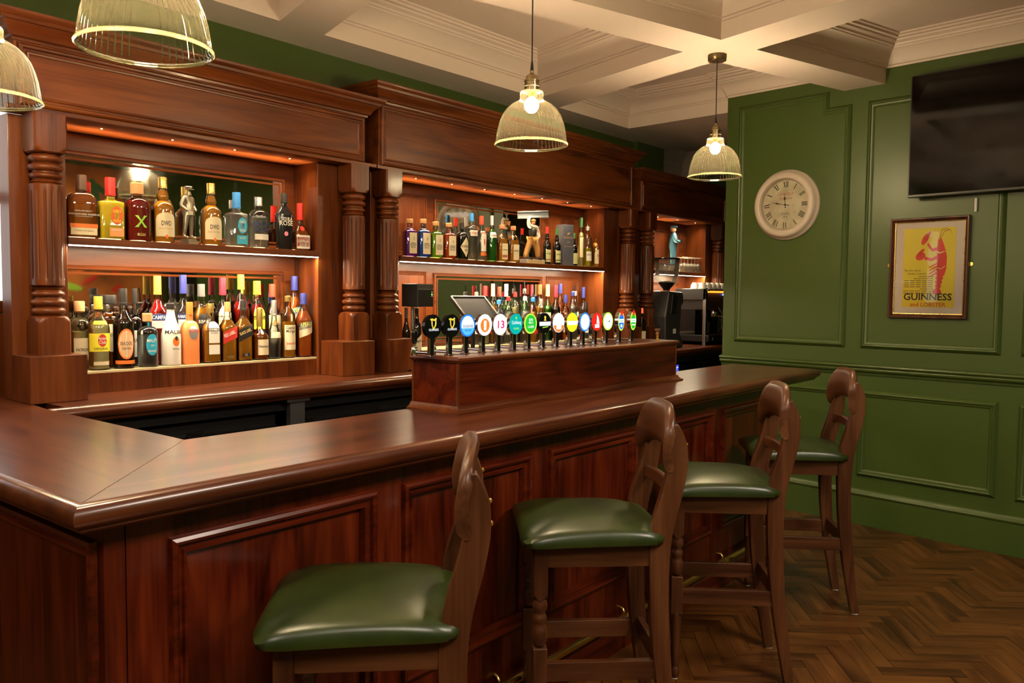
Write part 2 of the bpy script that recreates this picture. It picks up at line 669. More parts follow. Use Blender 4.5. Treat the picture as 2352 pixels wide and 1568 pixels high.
# ---- coffered ceiling (its grid runs askew to the bar)
G = (math.cos(math.radians(-16.4)), math.sin(math.radians(-16.4)))
H_ = (-G[1], G[0])                         # towards the back wall


def gp(p, a, b_):
    return (p[0] + G[0] * a + H_[0] * b_, p[1] + G[1] * a + H_[1] * b_)


A1, A2, A3 = (2.848, 3.612), (4.650, 3.56), (4.268, 2.248)
C1, D1 = (4.195, 1.986), (4.475, 1.906)
wall_x = lambda y: W0.x + (y - W0.y) * WS.x / WS.y
COFF = [
    [A1, A2, A3, (2.560, 2.745)],
    [(4.975, 3.615), (5.937, 3.605), (5.862, 2.700), (wall_x(2.68) + 0.004, 2.68), (wall_x(1.815) + 0.004, 1.815), (4.557, 2.189)],
    [C1, gp(C1, 0, -1.4), gp(C1, -1.75, -1.4), gp(C1, -1.75, 0)],
    [D1, (wall_x(1.548) + 0.004, 1.548), (wall_x(0.10) + 0.004, 0.10), gp(D1, 0, -1.42)],
    [(2.563, 3.606), gp((2.563, 3.606), 0, -0.85), gp((2.563, 3.606), -1.8, -0.85), (0.70, 3.606)],
    [(6.98, 4.60), (8.75, 4.60), (8.75, 2.75), (7.05, 2.75)],
]
outer = [(XL - 0.2, YF - 0.2), (9.2, YF - 0.2), (9.2, 5.0), (XL - 0.2, 5.0)]
polys = [[Vector((p[0], p[1], 0)) for p in outer]] + [[Vector((p[0], p[1], 0)) for p in c_] for c_ in COFF]
tris = tessellate_polygon(polys)
flat = [p for pl in polys for p in pl]
cm = MB().add([(p.x, p.y, CZ) for p in flat], [tuple(t) for t in tris])
ceil = struct(cm.build('ceiling', WHITE, org=(3, 2, CZ)))
crown = [(0, 2.960), (0.012, 2.960), (0.014, 2.972), (0.024, 2.975), (0.026, 2.985), (0.032, 3.000), (0.048, 3.022), (0.070, 3.044), (0.092, 3.056), (0.096, 3.064), (0.104, 3.066),
         (0.108, 3.078), (0.128, 3.088), (0.132, 3.098), (0.150, 3.100), (0.152, 3.112), (0.166, 3.116), (0.168, 3.1255), (0, 3.1255)]
for c_ in COFF:
    a = sum(c_[i][0] * c_[(i + 1) % len(c_)][1] - c_[(i + 1) % len(c_)][0] * c_[i][1] for i in range(len(c_)))
    pts = c_ if a < 0 else c_[::-1]          # clockwise: right of travel is inward
    n = len(pts)
    mb = MB().add([(p[0], p[1], CZ) for p in pts] + [(p[0], p[1], 3.125) for p in pts],
                  [(i, (i + 1) % n, n + (i + 1) % n, n + i) for i in range(n)] + [tuple(range(n, 2 * n))])
    mb.build('coffer_panel', WHITE, ceil, org=(3, 2, CZ))
    MB().sweep(crown, [(p[0], p[1], 0) for p in pts], closed=True).build('crown_moulding', WHITE, ceil, org=(3, 2, CZ), smooth=30)
struct(MB().box(XL - 0.2, 9.2, YF - 0.2, 5.0, 3.30, 3.36).build('ceiling_deck', WHITE, org=(3, 2, 3.3)))
# housings for the added fill panels, out of view
for k, (lx, ly) in enumerate(FILL_PANELS):
    t = thing('ceiling_light', ('added flush square fill panel above the photographer', 'added flush square fill panel towards the dark doorway', 'added flush square fill panel over the side aisle')[k], 'light', (lx, ly, CZ))
    MB().sweep([(0, 0), (0.03, 0), (0.03, -0.03), (0, -0.03)], [(-.45, -.45, 0), (.45, -.45, 0), (.45, .45, 0), (-.45, .45, 0)], closed=True).build('frame', plain('white_metal', (0.7, 0.68, 0.64), 0.4), t)
    MB().box(-.45, .45, -.45, .45, -0.020, -0.001).build('diffuser', emit('panel_diffuser', (1.0, 0.84, 0.62), 1.2, False), t)

# ---- window left of the back bar, dark wainscot under it, dark doorway and mural behind the photographer (seen in the mirrors)
wn = struct(MB().box(0.30, 1.47, YW - 0.012, YW - 0.002, 1.42, 2.36).build('window_1', emit('window_pane', (1.0, 0.93, 0.86), 0.95), org=(0.9, YW, 1.42)))
for a, b_ in ((1.405, 1.455), (1.86, 1.905), (2.33, 2.40)):
    MB().box(0.26, 1.52, YW - 0.05, YW - 0.013, a, b_).build('glazing_bar', MAH('x'), wn, org=(0.9, YW, 1.42), bevel=0.004)
for a, b_ in ((0.26, 0.31), (0.86, 0.90)):
    MB().box(a, b_, YW - 0.046, YW - 0.013, 1.40, 2.39).build('glazing_bar', MAH('z'), wn, org=(0.9, YW, 1.42), bevel=0.004)
struct(MB().box(-0.3, 1.36, YW - 0.09, YW - 0.001, 0, 1.40).build('wainscot_back', MAH('z'), org=(0.6, YW, 0)))
dr = struct(MB().box(4.93, 5.34, YF + 0.001, YF + 0.05, 0, 2.35).build('door_1', plain('dark_door', (0.012, 0.009, 0.008), 0.4), org=(5.1, YF, 0)))
MB().lathe([(0.006, 0), (0.008, 0.01), (0.022, 0.03), (0.022, 0.045), (0.004, 0.055)], 14).build('door_knob', BRASS, dr, M=Matrix.Translation((-0.12, 0.05, 1.05)) @ Matrix.Rotation(-PI / 2, 4, 'X'), smooth=40)
# ================================================================== THE BACK BAR
YM = 3.765                       # mirror plane
YFR = 3.508                      # frieze face
YSH = 3.552                      # shelf front / pilaster face
YRI = 3.580                      # riser face
ZSO = 2.183                      # underside of the frieze
ZSH = 1.7185                     # top of the display shelf
ZLO = 1.1605                     # top of the lower shelf
ZBT = 1.247                      # top of the column plinths
YPL = 3.389                      # plinth face
YCE = 3.234                      # counter edge
COLY = 3.503
LEDP, LEDQ = 7.5, 2.4             # watts per metre of strip
LED = emit('led_strip', (1.0, 0.86, 0.64), 5.0, False)
LEDW = emit('led_strip_soffit', (1.0, 0.66, 0.28), 4.0, False)


def ring_prof():
    p = []
    def tor(z0, z1, r0, r1, n=5):
        for k in range(n + 1):
            a = PI * k / n
            p.append((r0 + (r1 - r0) * math.sin(a), z0 + (z1 - z0) * (1 - math.cos(a)) / 2))
    return p, tor


def turned(z0, z1, down):
    """the ringed turning between a square block and the fluted shaft"""
    p, tor = ring_prof()
    h = z1 - z0
    u = lambda t: z0 + h * t
    p.append((0.046, u(0)))
    tor(u(0.06), u(0.30), 0.050, 0.062)
    p.append((0.047, u(0.33)))
    tor(u(0.36), u(0.60), 0.049, 0.064)
    p.append((0.047, u(0.64)))
    tor(u(0.68), u(0.86), 0.049, 0.060)
    p.append((0.046, u(0.90)))
    p.append((0.056, u(1.0)))
    return p


def column(parent, x, org):
    """turned and fluted column: blocks, rings and a shaft with stopped flutes"""
    c = (x, COLY, 0)
    hw = 0.0615
    def block(z0, z1, up):
        # square block whose end is turned round: square section cut by a growing circle
        mb = MB()
        seg, rows = 48, 8
        hh = 0.048
        v = []
        zz = [(z0 if up else z1), (z1 - hh - 0.002 if up else z0 + hh + 0.002)] + [(z1 - hh + hh * k / rows) if up else (z0 + hh - hh * k / rows) for k in range(rows + 1)]
        for i, z in enumerate(zz):
            t_ = max(0.0, (i - 2) / rows)
            R = hw * (0.90 + 0.53 * math.sqrt(max(0.0, 1 - t_ ** 1.6)))
            for k in range(seg):
                a = 2 * PI * (k + 0.5) / seg
                q = 1.0 / max(abs(math.cos(a)), abs(math.sin(a)))
                if i < 2 or abs(k % 12 - 5.5) < 1:
                    q = min(q, 1.405)
                r = min(hw * q, R)
                v.append((x + r * math.cos(a), COLY + r * math.sin(a), z))
        f = [(i * seg + k, i * seg + (k + 1) % seg, (i + 1) * seg + (k + 1) % seg, (i + 1) * seg + k) for i in range(rows + 2) for k in range(seg)]
        f += [tuple(range(seg)), tuple((rows + 2) * seg + k for k in range(seg))]
        return mb.add(v, f)
    block(ZBT, 1.400, True).build('column_block', MAH('z'), parent, org=org, smooth=28)
    block(2.032, ZSO, False).build('column_block', MAH('z'), parent, org=org, smooth=28)
    MB().lathe(turned(1.398, 1.512, True), 32, c).build('column_turning', MAH('z'), parent, org=org, smooth=50)
    MB().lathe([(r, 2.034 + 1.92 - z) for r, z in turned(1.92, 2.034, True)][::-1], 32, c).build('column_turning', MAH('z'), parent, org=org, smooth=50)
    z0, z1 = 1.512, 1.920
    def flute(a, z):
        t = (a / (2 * PI) * 14) % 1.0
        d = abs(t - 0.5)
        e = min(z - z0, z1 - z)
        if e < 0.028 or d > 0.17:
            return 1.0
        return 1.0 - 0.085 * math.sqrt(max(0.0, 1 - (d / 0.17) ** 2)) * min(1.0, (e - 0.028) / 0.012)
    prof = [(0.050, z0), (0.0605, z0 + 0.008), (0.0605, z0 + 0.028)] + [(0.0605, z0 + 0.032), (0.0605, z0 + 0.042)] + [(0.0600, (z0 + z1) / 2)] + [(0.0605, z1 - 0.042), (0.0605, z1 - 0.032), (0.0605, z1 - 0.028), (0.0605, z1 - 0.008), (0.050, z1)]
    MB().lathe(prof, 14 * 10, c, rf=flute).build('fluted_shaft', MAH('z'), parent, org=org, smooth=50)


CORN = [(0, 0), (0.010, 0), (0.012, 0.010), (0.022, 0.014), (0.026, 0.024), (0.036, 0.040), (0.050, 0.052), (0.054, 0.060), (0.062, 0.062), (0.066, 0.074), (0.078, 0.080), (0.084, 0.090), (0.084, 0.098), (0, 0.098)]
FRM = [(0, 0), (0.004, 0.012), (0.010, 0.016), (0.018, 0.014), (0.022, 0.006), (0.030, 0.005), (0.034, 0.010), (0.040, 0.008), (0.046, 0)]


def rect_path(x0, x1, z0, z1, y):
    # seen from the room (from -Y), right of travel is inward
    return [(x0, y, z0), (x0, y, z1), (x1, y, z1), (x1, y, z0)]


def frame_rect(mb, x0, x1, z0, z1, y, prof=FRM):
    P = rect_path(x0, x1, z0, z1, y)
    d = (Vector(P[1]) - Vector(P[0])).normalized().cross(Vector((0, -1, 0)))
    if d.x < 0:
        P = P[::-1]
    return mb.sweep(prof, P, up=(0, -1, 0), closed=True)


def back_bar_unit(label, x0, x1, zf, cols, plinths, xi0, xi1, mirrors, panels, shelf_label=None, corn_scale=1.0):
    org = ((x0 + x1) / 2, 3.6, BZ)
    t = thing('back_bar_cabinet', label, 'cabinet', org)
    B = lambda mb, n, mat, **k: mb.build(n, mat, t, org=org, **k)
    # plinths and columns
    for a, b_ in plinths:
        B(MB().box(a, b_, YPL, YSH + 0.0135, BZ, ZBT), 'plinth', MAH('z'), bevel=0.0025)
    for cx_ in cols:
        column(t, cx_, org)
    # pilaster boards behind the columns
    yb_ = YSH + 0.105 if x0 < 2 else YM + 0.03
    B(MB().box(x0 - 0.008, xi0, YSH + 0.014, yb_, BZ, ZSO), 'pilaster', MAH('z'), bevel=0.002)
    if x0 < 2:
        B(MB().box(xi0 - 0.02, xi0, yb_, YM + 0.03, BZ, ZSO), 'side_board', MAH('z'))
    B(MB().box(xi1, x1 + 0.008, YSH + 0.014, YM + 0.03, BZ, ZSO), 'pilaster', MAH('z'), bevel=0.002)
    # lower shelf box with riser
    B(MB().box(xi0, xi1, YRI + 0.012, YM + 0.03, BZ, ZLO - 0.012), 'riser', MAH('z'))
    B(MB().box(xi0, xi1, YRI, YM + 0.004, ZLO - 0.012, ZLO), 'lower_shelf', plain('pale_shelf', (0.62, 0.50, 0.30), 0.35), bevel=0.002)
    npl = max(3, int((xi1 - xi0) / 0.16))
    for k in range(npl):
        a = xi0 + (xi1 - xi0) * k / npl
        B(MB().box(a + 0.0006, a + (xi1 - xi0) / npl - 0.0006, YRI + 0.002, YRI + 0.012, BZ, ZLO - 0.012), 'riser_board', MAH('z'))
    # back panel and mirrors
    B(MB().box(xi0, xi1, YM + 0.006, YM + 0.03, ZLO, ZSO), 'back_panel', MAH('x'))
    for (a, b_, c_, d_) in mirrors:
        mo = B(MB().box(a + 0.015, b_ - 0.015, YM, YM + 0.005, c_ + 0.015, d_ - 0.015), 'mirror', MIRROR)
        frame_rect(MB(), a, b_, c_, d_, YM + 0.006).build('mirror_frame', MAH('x'), mo, org=org, smooth=35)
    for (a, b_, c_, d_) in panels:
        po = B(MB().box(a + 0.02, b_ - 0.02, YM + 0.001, YM + 0.005, c_ + 0.02, d_ - 0.02), 'small_panel', MAH('z'))
        frame_rect(MB(), a, b_, c_, d_, YM + 0.006, [(p * 0.6, q * 0.8) for p, q in FRM]).build('panel_frame', MAH('z'), po, org=org, smooth=35)
    # display shelf with LED strip tucked behind its lip
    sh = B(MB().box(xi0, xi1, YSH, YM - 0.001, ZSH - 0.030, ZSH), 'display_shelf', MAH('x'), bevel=0.002)
    MB().box(xi0 + 0.004, xi1 - 0.004, YSH + 0.004, YSH + 0.012, ZSH - 0.0350, ZSH - 0.0302).build('led_strip', LED, sh, org=org)
    la = area_light('shelf_led_light', ((xi0 + xi1) / 2, YSH + 0.010, ZSH - 0.0365), (xi1 - xi0 - 0.02, 0.010), LEDP * (xi1 - xi0), (1.0, 0.80, 0.52), (math.radians(4), 0, 0))
    # soffit board with its own strip and the frieze
    sf = B(MB().box(xi0 - 0.01, xi1 + 0.01, YFR + 0.0605, YM + 0.03, ZSO + 0.0005, ZSO + 0.018), 'soffit', MAH('x'))
    area_light('soffit_spot_light', ((xi0 + xi1) / 2, YFR + 0.080, ZSO - 0.003), (xi1 - xi0 - 0.08, 0.008), LEDQ * (xi1 - xi0), (1.0, 0.74, 0.42), (math.radians(14), 0, 0), 110)
    nsp = max(3, int((xi1 - xi0) / 0.28))
    for k in range(nsp):
        MB().lathe([(0.004, -0.0015), (0.005, 0.0003)], 10, (xi0 + (xi1 - xi0) * (k + 0.5) / nsp, YFR + 0.080, ZSO)).build('led_spot', LEDW, sf, org=org)
    area_light('soffit_wash_light', ((xi0 + xi1) / 2, YM - 0.036, ZSH + 0.006), (xi1 - xi0 - 0.06, 0.008), 2.2 * (xi1 - xi0), (1.0, 0.62, 0.26), (math.radians(192), 0, 0), 34)
    MB().box(xi0 + 0.03, xi1 - 0.03, YM - 0.041, YM - 0.031, ZSH + 0.0005, ZSH + 0.0045).build('led_strip', LEDW, sh, org=org)
    B(MB().box(x0, x1, YFR, YFR + 0.045, ZSO + 0.0205, zf + 0.004), 'frieze', MAH('x'))
    B(MB().box(x0, x1, YFR + 0.045, YM + 0.04, zf - 0.02, zf + 0.004), 'top_board', MAH('x'))
    for a in (x0, x1 - 0.02):
        B(MB().box(a, a + 0.02, YFR + 0.045, YM + 0.04, ZSO + 0.037, zf - 0.021), 'frieze_end', MAH('y'))
    B(MB().box(x0 - 0.045, x1 + 0.045, YFR - 0.045, YFR + 0.06, ZSO, ZSO + 0.020), 'architrave_board', MAH('x'), bevel=0.003)
    fp = B(MB().box(x0 + 0.05, x1 - 0.05, YFR - 0.004, YFR + 0.001, ZSO + 0.06, zf - 0.035), 'frieze_panel', MAH('x'))
    frame_rect(MB(), x0 + 0.010, x1 - 0.010, ZSO + 0.026, zf - 0.004, YFR, FRM).build('frieze_moulding', MAH('x'), fp, org=org, smooth=35)
    P = [(x0, YM + 0.05, zf), (x0, YFR, zf), (x1, YFR, zf), (x1, YM + 0.05, zf)]
    d = (Vector(P[1]) - Vector(P[0])).normalized().cross(Vector((0, 0, 1)))
    if d.x > 0:
        P = P[::-1]
    B(MB().sweep([(a * corn_scale, b_ * corn_scale) for a, b_ in CORN], P), 'cornice', MAH('x'), smooth=35)
    return t


X1A, X1B = 1.295, 3.038
X2A, X2B = 3.136, 5.847
X3A, X3B = 5.972, 7.585
mz = [1.603, 2.106]              # mirror frame lines measured on the mirror plane
back_bar_unit('mahogany back bar cabinet on the left, holding the soldier statuette', X1A, X1B, 2.452, (1.397, 2.955),
              ((1.282, 1.494), (2.783, 3.003)), 1.500, 2.765,
              [(1.53, 2.705, 1.725, 2.106), (1.53, 2.690, 1.175, 1.612)], [])
x2 = [float(aty(v, 520, YM)[0]) for v in (938, 980, 996, 1247, 1257, 1331)]
back_bar_unit('tall mahogany back bar cabinet in the middle, behind the beer taps', X2A, X2B, 2.552, (3.200, 5.785),
              ((3.102, 3.304), (5.690, 5.892)), 3.345, 5.530,
              [(x2[2], x2[3], 1.735, 2.112), (x2[2], x2[3], 1.18, 1.635)],
              [(x2[0] - 0.21, x2[1], 1.735, 2.118), (x2[4], x2[5], 1.735, 2.118), (x2[0] - 0.21, x2[1], 1.18, 1.640), (x2[4], x2[5], 1.18, 1.640)])
back_bar_unit('low mahogany back bar cabinet at the far right, behind the coffee machine', X3A, X3B, 2.445, (6.090, 7.455),
              ((5.990, 6.196), (7.350, 7.556)), 6.240, 7.300,
              [], [(6.30, 7.16, 1.735, 2.10), (6.30, 7.16, 1.18, 1.62)], corn_scale=0.9)

# ---- back counter
NOSE = [(0, 0), (0.014, -0.002), (0.024, -0.009), (0.030, -0.020), (0.031, -0.030), (0.027, -0.041), (0.018, -0.049), (0.010, -0.052), (0.010, -0.056), (0.004, -0.064), (0, -0.066)]
org = (4.4, 3.5, BZ - 0.066)
bc = thing('back_counter', 'long mahogany back counter carrying the three cabinets', 'counter', org)
MB().box(1.34, 8.3, YCE, YW - 0.06, BZ - 0.066, BZ).build('worktop', TOPW('x'), bc, org=org)
MB().sweep(NOSE, [(8.3, YCE, BZ), (1.28, YCE, BZ)][::-1]).build('nosing', TOPW('x'), bc, org=org, smooth=40)
MB().box(1.34, 8.3, YCE + 0.05, YCE + 0.07, BZ - 0.12, BZ - 0.066).build('apron', BLACK, bc, org=org)

# bottle coolers under it
COOL = [(1.40, 2.33, 'left-hand black bottle cooler under the back counter'), (2.46, 3.42, 'second black bottle cooler from the left under the back counter'),
        (3.55, 4.60, 'black bottle cooler under the back counter, behind the beer tap box'), (4.75, 5.75, 'fourth black bottle cooler under the back counter'), (6.72, 7.60, 'right-hand black bottle cooler under the espresso machine')]
for a, b_, lb in COOL:
    o3 = ((a + b_) / 2, 3.55, 0.0)
    t = thing('bottle_cooler', lb, 'fridge', o3)
    MB().box(a, b_, 3.33, 3.80, 0.02, 0.93).build('body', BLACK, t, org=o3, bevel=0.004)
    mid = (a + b_) / 2
    for p, q in ((a + 0.012, mid - 0.004), (mid + 0.004, b_ - 0.012)):
        d_ = MB().box(p, q, 3.305, 3.328, 0.08, 0.88).build('door', BLACKG, t, org=o3, bevel=0.003)
        MB().box(q - 0.035, q - 0.02, 3.290, 3.305, 0.35, 0.75).build('handle', STEEL, d_, org=o3, bevel=0.003)
        MB().box(p + 0.01, p + 0.07, 3.298, 3.305, 0.885, 0.90).build('hinge', CHROME, d_, org=o3)
for k, (xx, lb) in enumerate(((2.395, 'grey steel counter leg between the two left coolers'), (3.485, 'grey steel counter leg at the end of the beer tap box'), (5.85, 'grey steel counter leg by the coffee station'))):
    o3 = (xx, 3.30, 0)
    t = thing('counter_leg', lb, 'leg', o3)
    MB().box(xx - 0.042, xx + 0.042, 3.245, 3.279, 0, 0.985).build('post', plain('grey_steel', (0.10, 0.10, 0.105), 0.35, metal=0.6), t, org=o3, bevel=0.003)
    MB().box(xx - 0.065, xx + 0.065, 3.236, 3.282, 0.985, 0.9985).build('top_plate', STEEL, t, org=o3, bevel=0.001)
# ================================================================== THE BAR
XBC, YBC = 0.742 * KS, 1.721 * KS          # outer crease lines of the top
YBI, XBI = 2.245 * KS, 1.259 * KS          # inner edges
XBE = 5.010 * KS                           # far end
org = (2.5, 2.0, BZ - 0.066)
bt = thing('bar_worktop', 'polished mahogany bar top with rounded edge and mitred corner', 'bar top', org)
g = 0.0012
MB().prism([(XBC + g, YBC), (XBE, YBC), (XBE, YBI), (XBI + g, YBI)], BZ - 0.066, BZ).build('front_board', TOPW('x'), bt, org=org)
MB().prism([(XBC, YBC + g), (XBI, YBI + g), (XBI, YCE + 0.0), (XBI + 0.06, YW - 0.1), (XBC, YW - 0.1)], BZ - 0.066, BZ).build('return_board', TOPW('y'), bt, org=org)
P = [(XBC, YW - 0.1, BZ), (XBC, YBC, BZ), (XBE, YBC, BZ), (XBE, YBI, BZ)]
if ((Vector(P[1]) - Vector(P[0])).normalized().cross(Vector((0, 0, 1)))).x > 0:
    P = P[::-1]
MB().sweep(NOSE, P).build('nosing', TOPW('x'), bt, org=org, smooth=40)
Q = [(XBE, YBI, BZ), (XBI, YBI, BZ), (XBI, YCE - 0.03, BZ)]
if ((Vector(Q[1]) - Vector(Q[0])).normalized().cross(Vector((0, 0, 1)))).y < 0:
    Q = Q[::-1]
MB().sweep([(0, 0), (0.004, -0.003), (0.005, -0.062), (0, -0.066)], Q).build('inner_edge', TOPW('x'), bt, org=org)

# ---- bar front: framed panels
YB0 = YBC + 0.076
XB0 = XBC + 0.076
XB1 = 4.655
org = (2.7, YB0, 0)
bf = thing('bar_cabinet', 'dark red mahogany bar front with framed panels', 'bar', org)
B = lambda mb, n, mat, **k: mb.build(n, mat, bf, org=org, **k)
ZT = BZ - 0.066
B(MB().box(XB0 + 0.02, XB1 - 0.01, YB0 + 0.030, YB0 + 0.05, 0.0, ZT), 'backing', BARW('z'))
px = [float(aty(q, yq, YB0)[0]) for q, yq in ((385, 1240), (862, 1135), (928, 1125), (1222, 1065), (1258, 1045), (1462, 992))]
pw = (px[1] - px[0] + px[3] - px[2] + px[5] - px[4]) / 3
pitch = (px[4] - px[0]) / 2
pan = [(px[0] + pitch * k, px[0] + pitch * k + pw) for k in range(5)]
pan[4] = (pan[4][0], min(pan[4][1], XB1 - 0.06))
ZP0, ZP1 = 0.305, 0.928
BFM = [(0, 0), (0.004, 0.014), (0.012, 0.018), (0.020, 0.014), (0.024, 0.004), (0.032, 0.002), (0.036, 0.008), (0.044, 0.006), (0.050, -0.010)]
# rails and stiles
edges = [XB0 + 0.050] + [v for ab in pan for v in ab] + [XB1]
B(MB().box(XB0, XB0 + 0.048, YB0, YB0 + 0.03, 0.0, ZT), 'corner_post', BARW('z'), bevel=0.002)
for k in range(0, len(edges) - 1, 2):
    B(MB().box(edges[k], edges[k + 1], YB0, YB0 + 0.03, 0.11, ZT), 'stile', BARW('z'))
for a, b_ in pan:
    B(MB().box(a, b_, YB0, YB0 + 0.03, ZP1, ZT), 'top_rail', BARW('z'))
    B(MB().box(a, b_, YB0, YB0 + 0.03, 0.11, ZP0), 'bottom_rail', BARW('z'))
    p_ = B(MB().box(a, b_, YB0 + 0.012, YB0 + 0.03, ZP0, ZP1), 'panel', BARW('z'))
    frame_rect(MB(), a, b_, ZP0, ZP1, YB0, BFM).build('panel_moulding', BARW('x'), p_, org=org, smooth=35)
B(MB().sweep([(0, 0), (0.018, 0), (0.018, 0.095), (0.010, 0.108), (0, 0.112)], [(XB0, 3.0, 0), (XB0, YB0, 0), (XB1, YB0, 0)]), 'plinth', BARW('x'), smooth=30)
# return side, facing the photographer's left
B(MB().box(XB0 + 0.030, XB0 + 0.05, YB0 + 0.05, YW - 0.2, 0.0, ZT), 'return_backing', BARW('z'))
y0, y1 = YB0 + 0.030, YB0 + 0.85
B(MB().box(XB0, XB0 + 0.03, y0, YW - 0.2, ZP1 + 0.02, ZT), 'top_rail', BARW('z'))
B(MB().box(XB0, XB0 + 0.03, y0, YW - 0.2, 0.11, ZP0), 'bottom_rail', BARW('z'))
B(MB().box(XB0, XB0 + 0.03, y1, y1 + 0.10, ZP0, ZP1 + 0.02), 'stile', BARW('z'))
for a, b_ in ((y0, y1), (y1 + 0.10, YW - 0.2)):
    n_ = 5
    po = None
    for k in range(n_):
        q0 = a + (b_ - a) * k / n_; q1 = a + (b_ - a) * (k + 1) / n_
        o = B(MB().box(XB0 + 0.013, XB0 + 0.03, q0 + 0.0006, q1 - 0.0006, ZP0, ZP1 + 0.02), 'panel_board', BARW('z'))
    PP = [(XB0, a, ZP0), (XB0, a, ZP1 + 0.02), (XB0, b_, ZP1 + 0.02), (XB0, b_, ZP0)]
    d = (Vector(PP[1]) - Vector(PP[0])).normalized().cross(Vector((-1, 0, 0)))
    if d.y < 0:
        PP = PP[::-1]
    MB().sweep(BFM, PP, up=(-1, 0, 0), closed=True).build('panel_moulding', BARW('y'), bf, org=org, smooth=35)
# serving side of the bar
B(MB().box(XB0 + 0.3, XB1, YB0 + 0.30, YB0 + 0.33, 0.05, ZT), 'inner_wall', BLACK)
B(MB().box(XB1 - 0.03, XB1, YB0 + 0.03, YB0 + 0.30, 0.0, ZT), 'end_panel', BARW('z'))

# ---- brass foot rail
RY, RZ = 1.781, 0.147
org = (2.7, RY, 0)
fr = thing('foot_rail', 'brass foot rail running along the bar front', 'rail', org)
MB().tube([(XB0 + 0.1, RY, RZ), (XB1 - 0.02, RY, RZ)], 0.0165, 16).build('rail', BRASS, fr, org=org, smooth=60)
for xx in (1.55, 2.16, 2.985, 3.95, 4.5):
    bm_ = MB()
    bm_.tube([(xx, YB0 - 0.001, RZ + 0.03), (xx, YB0 - 0.014, RZ + 0.028), (xx, RY + 0.014, RZ + 0.012)], 0.007, 8)
    bm_.tube([(xx, RY - 0.012, RZ - 0.008), (xx, RY - 0.016, RZ - 0.030), (xx, RY - 0.024, RZ - 0.052), (xx, RY - 0.036, RZ - 0.064)], [0.008, 0.006, 0.006, 0.005], 8)
    bm_.sphere((xx, RY - 0.040, RZ - 0.064), 0.011, 12, 8)
    bm_.lathe([(0.0180, -0.012), (0.0200, -0.006), (0.0200, 0.006), (0.0180, 0.012)], 16)
    # collar around the rail
    n0 = len(bm_.v) - 64
    for i in range(n0, len(bm_.v)):
        p = bm_.v[i]
        bm_.v[i] = (xx + p[2], RY + p[0], RZ + p[1])
    bm_.build('bracket', BRASS, fr, org=org, smooth=50)

# ---- tap box
TX0, TX1, TY0, TY1, TZ = 2.180, 3.893, 2.013, 2.283, 1.2715
i_ = 0.024
org = ((TX0 + TX1) / 2, (TY0 + TY1) / 2, BZ)
tb = thing('beer_tap_box', 'long red mahogany box on the bar top carrying the beer taps', 'box', org)
B = lambda mb, n, mat, **k: mb.build(n, mat, tb, org=org, **k)
x0, x1, y0, y1 = TX0 + i_, TX1 - i_, TY0 + i_, TY1 - 0.004
B(MB().box(x0 + .004, x1 - .004, y0 + .004, y1, BZ, TZ - 0.018), 'body', BARW('x'))
for (a, b_) in ((x0, y0), (x1 - 0.012, y0)):
    B(MB().box(a, a + 0.012, b_, b_ + 0.012, BZ + 0.02, TZ - 0.018), 'corner_bead', MAH('z'), bevel=0.003)
B(MB().box(x0, x0 + 0.010, y1 - 0.012, y1, BZ + 0.02, TZ - 0.018), 'corner_bead', MAH('z'), bevel=0.003)
PB = [(x0, y1, BZ), (x0, y0, BZ), (x1, y0, BZ), (x1, y1, BZ)]
B(MB().sweep([(-0.001, 0), (0.026, 0), (0.026, 0.006), (0.016, 0.010), (0.008, 0.018), (0.005, 0.026), (-0.001, 0.028)], PB), 'base_moulding', MAH('x'), smooth=35)
PT = [(x0, y1, TZ), (x0, y0, TZ), (x1, y0, TZ), (x1, y1, TZ)]
B(MB().sweep([(-0.02, 0), (0.002, 0), (0.008, -0.004), (0.010, -0.012), (0.006, -0.018), (0.003, -0.022), (-0.004, -0.022)], PT), 'top_trim', MAH('x'), smooth=35)
B(MB().box(x0 - .001, x1 + .001, y0 - .001, y1, TZ - 0.018, TZ - 0.0005), 'top_board', TOPW('x'))
# ================================================================== BAR STOOLS
def leather():
    mt, nt, N, L, b = newmat('green_leather')
    tc = N.new('ShaderNodeTexCoord')
    n = N.new('ShaderNodeTexNoise'); n.inputs['Scale'].default_value = 9; n.inputs['Detail'].default_value = 6
    L.new(tc.outputs['Object'], n.inputs['Vector'])
    cr = N.new('ShaderNodeValToRGB')
    cr.color_ramp.elements[0].color = (0.010, 0.020, 0.0022, 1); cr.color_ramp.elements[0].position = 0.3
    cr.color_ramp.elements[1].color = (0.026, 0.042, 0.0055, 1); cr.color_ramp.elements[1].position = 0.75
    L.new(n.outputs['Fac'], cr.inputs[0]); L.new(cr.outputs[0], b.inputs['Base Color'])
    v = N.new('ShaderNodeTexVoronoi'); v.inputs['Scale'].default_value = 420
    L.new(tc.outputs['Object'], v.inputs['Vector'])
    bp = N.new('ShaderNodeBump'); bp.inputs['Strength'].default_value = 0.06; bp.inputs['Distance'].default_value = 0.001
    L.new(v.outputs['Distance'], bp.inputs['Height']); L.new(bp.outputs[0], b.inputs['Normal'])
    setp(b, rough=0.34, spec=0.6)
    return mt


LEATHER = leather()


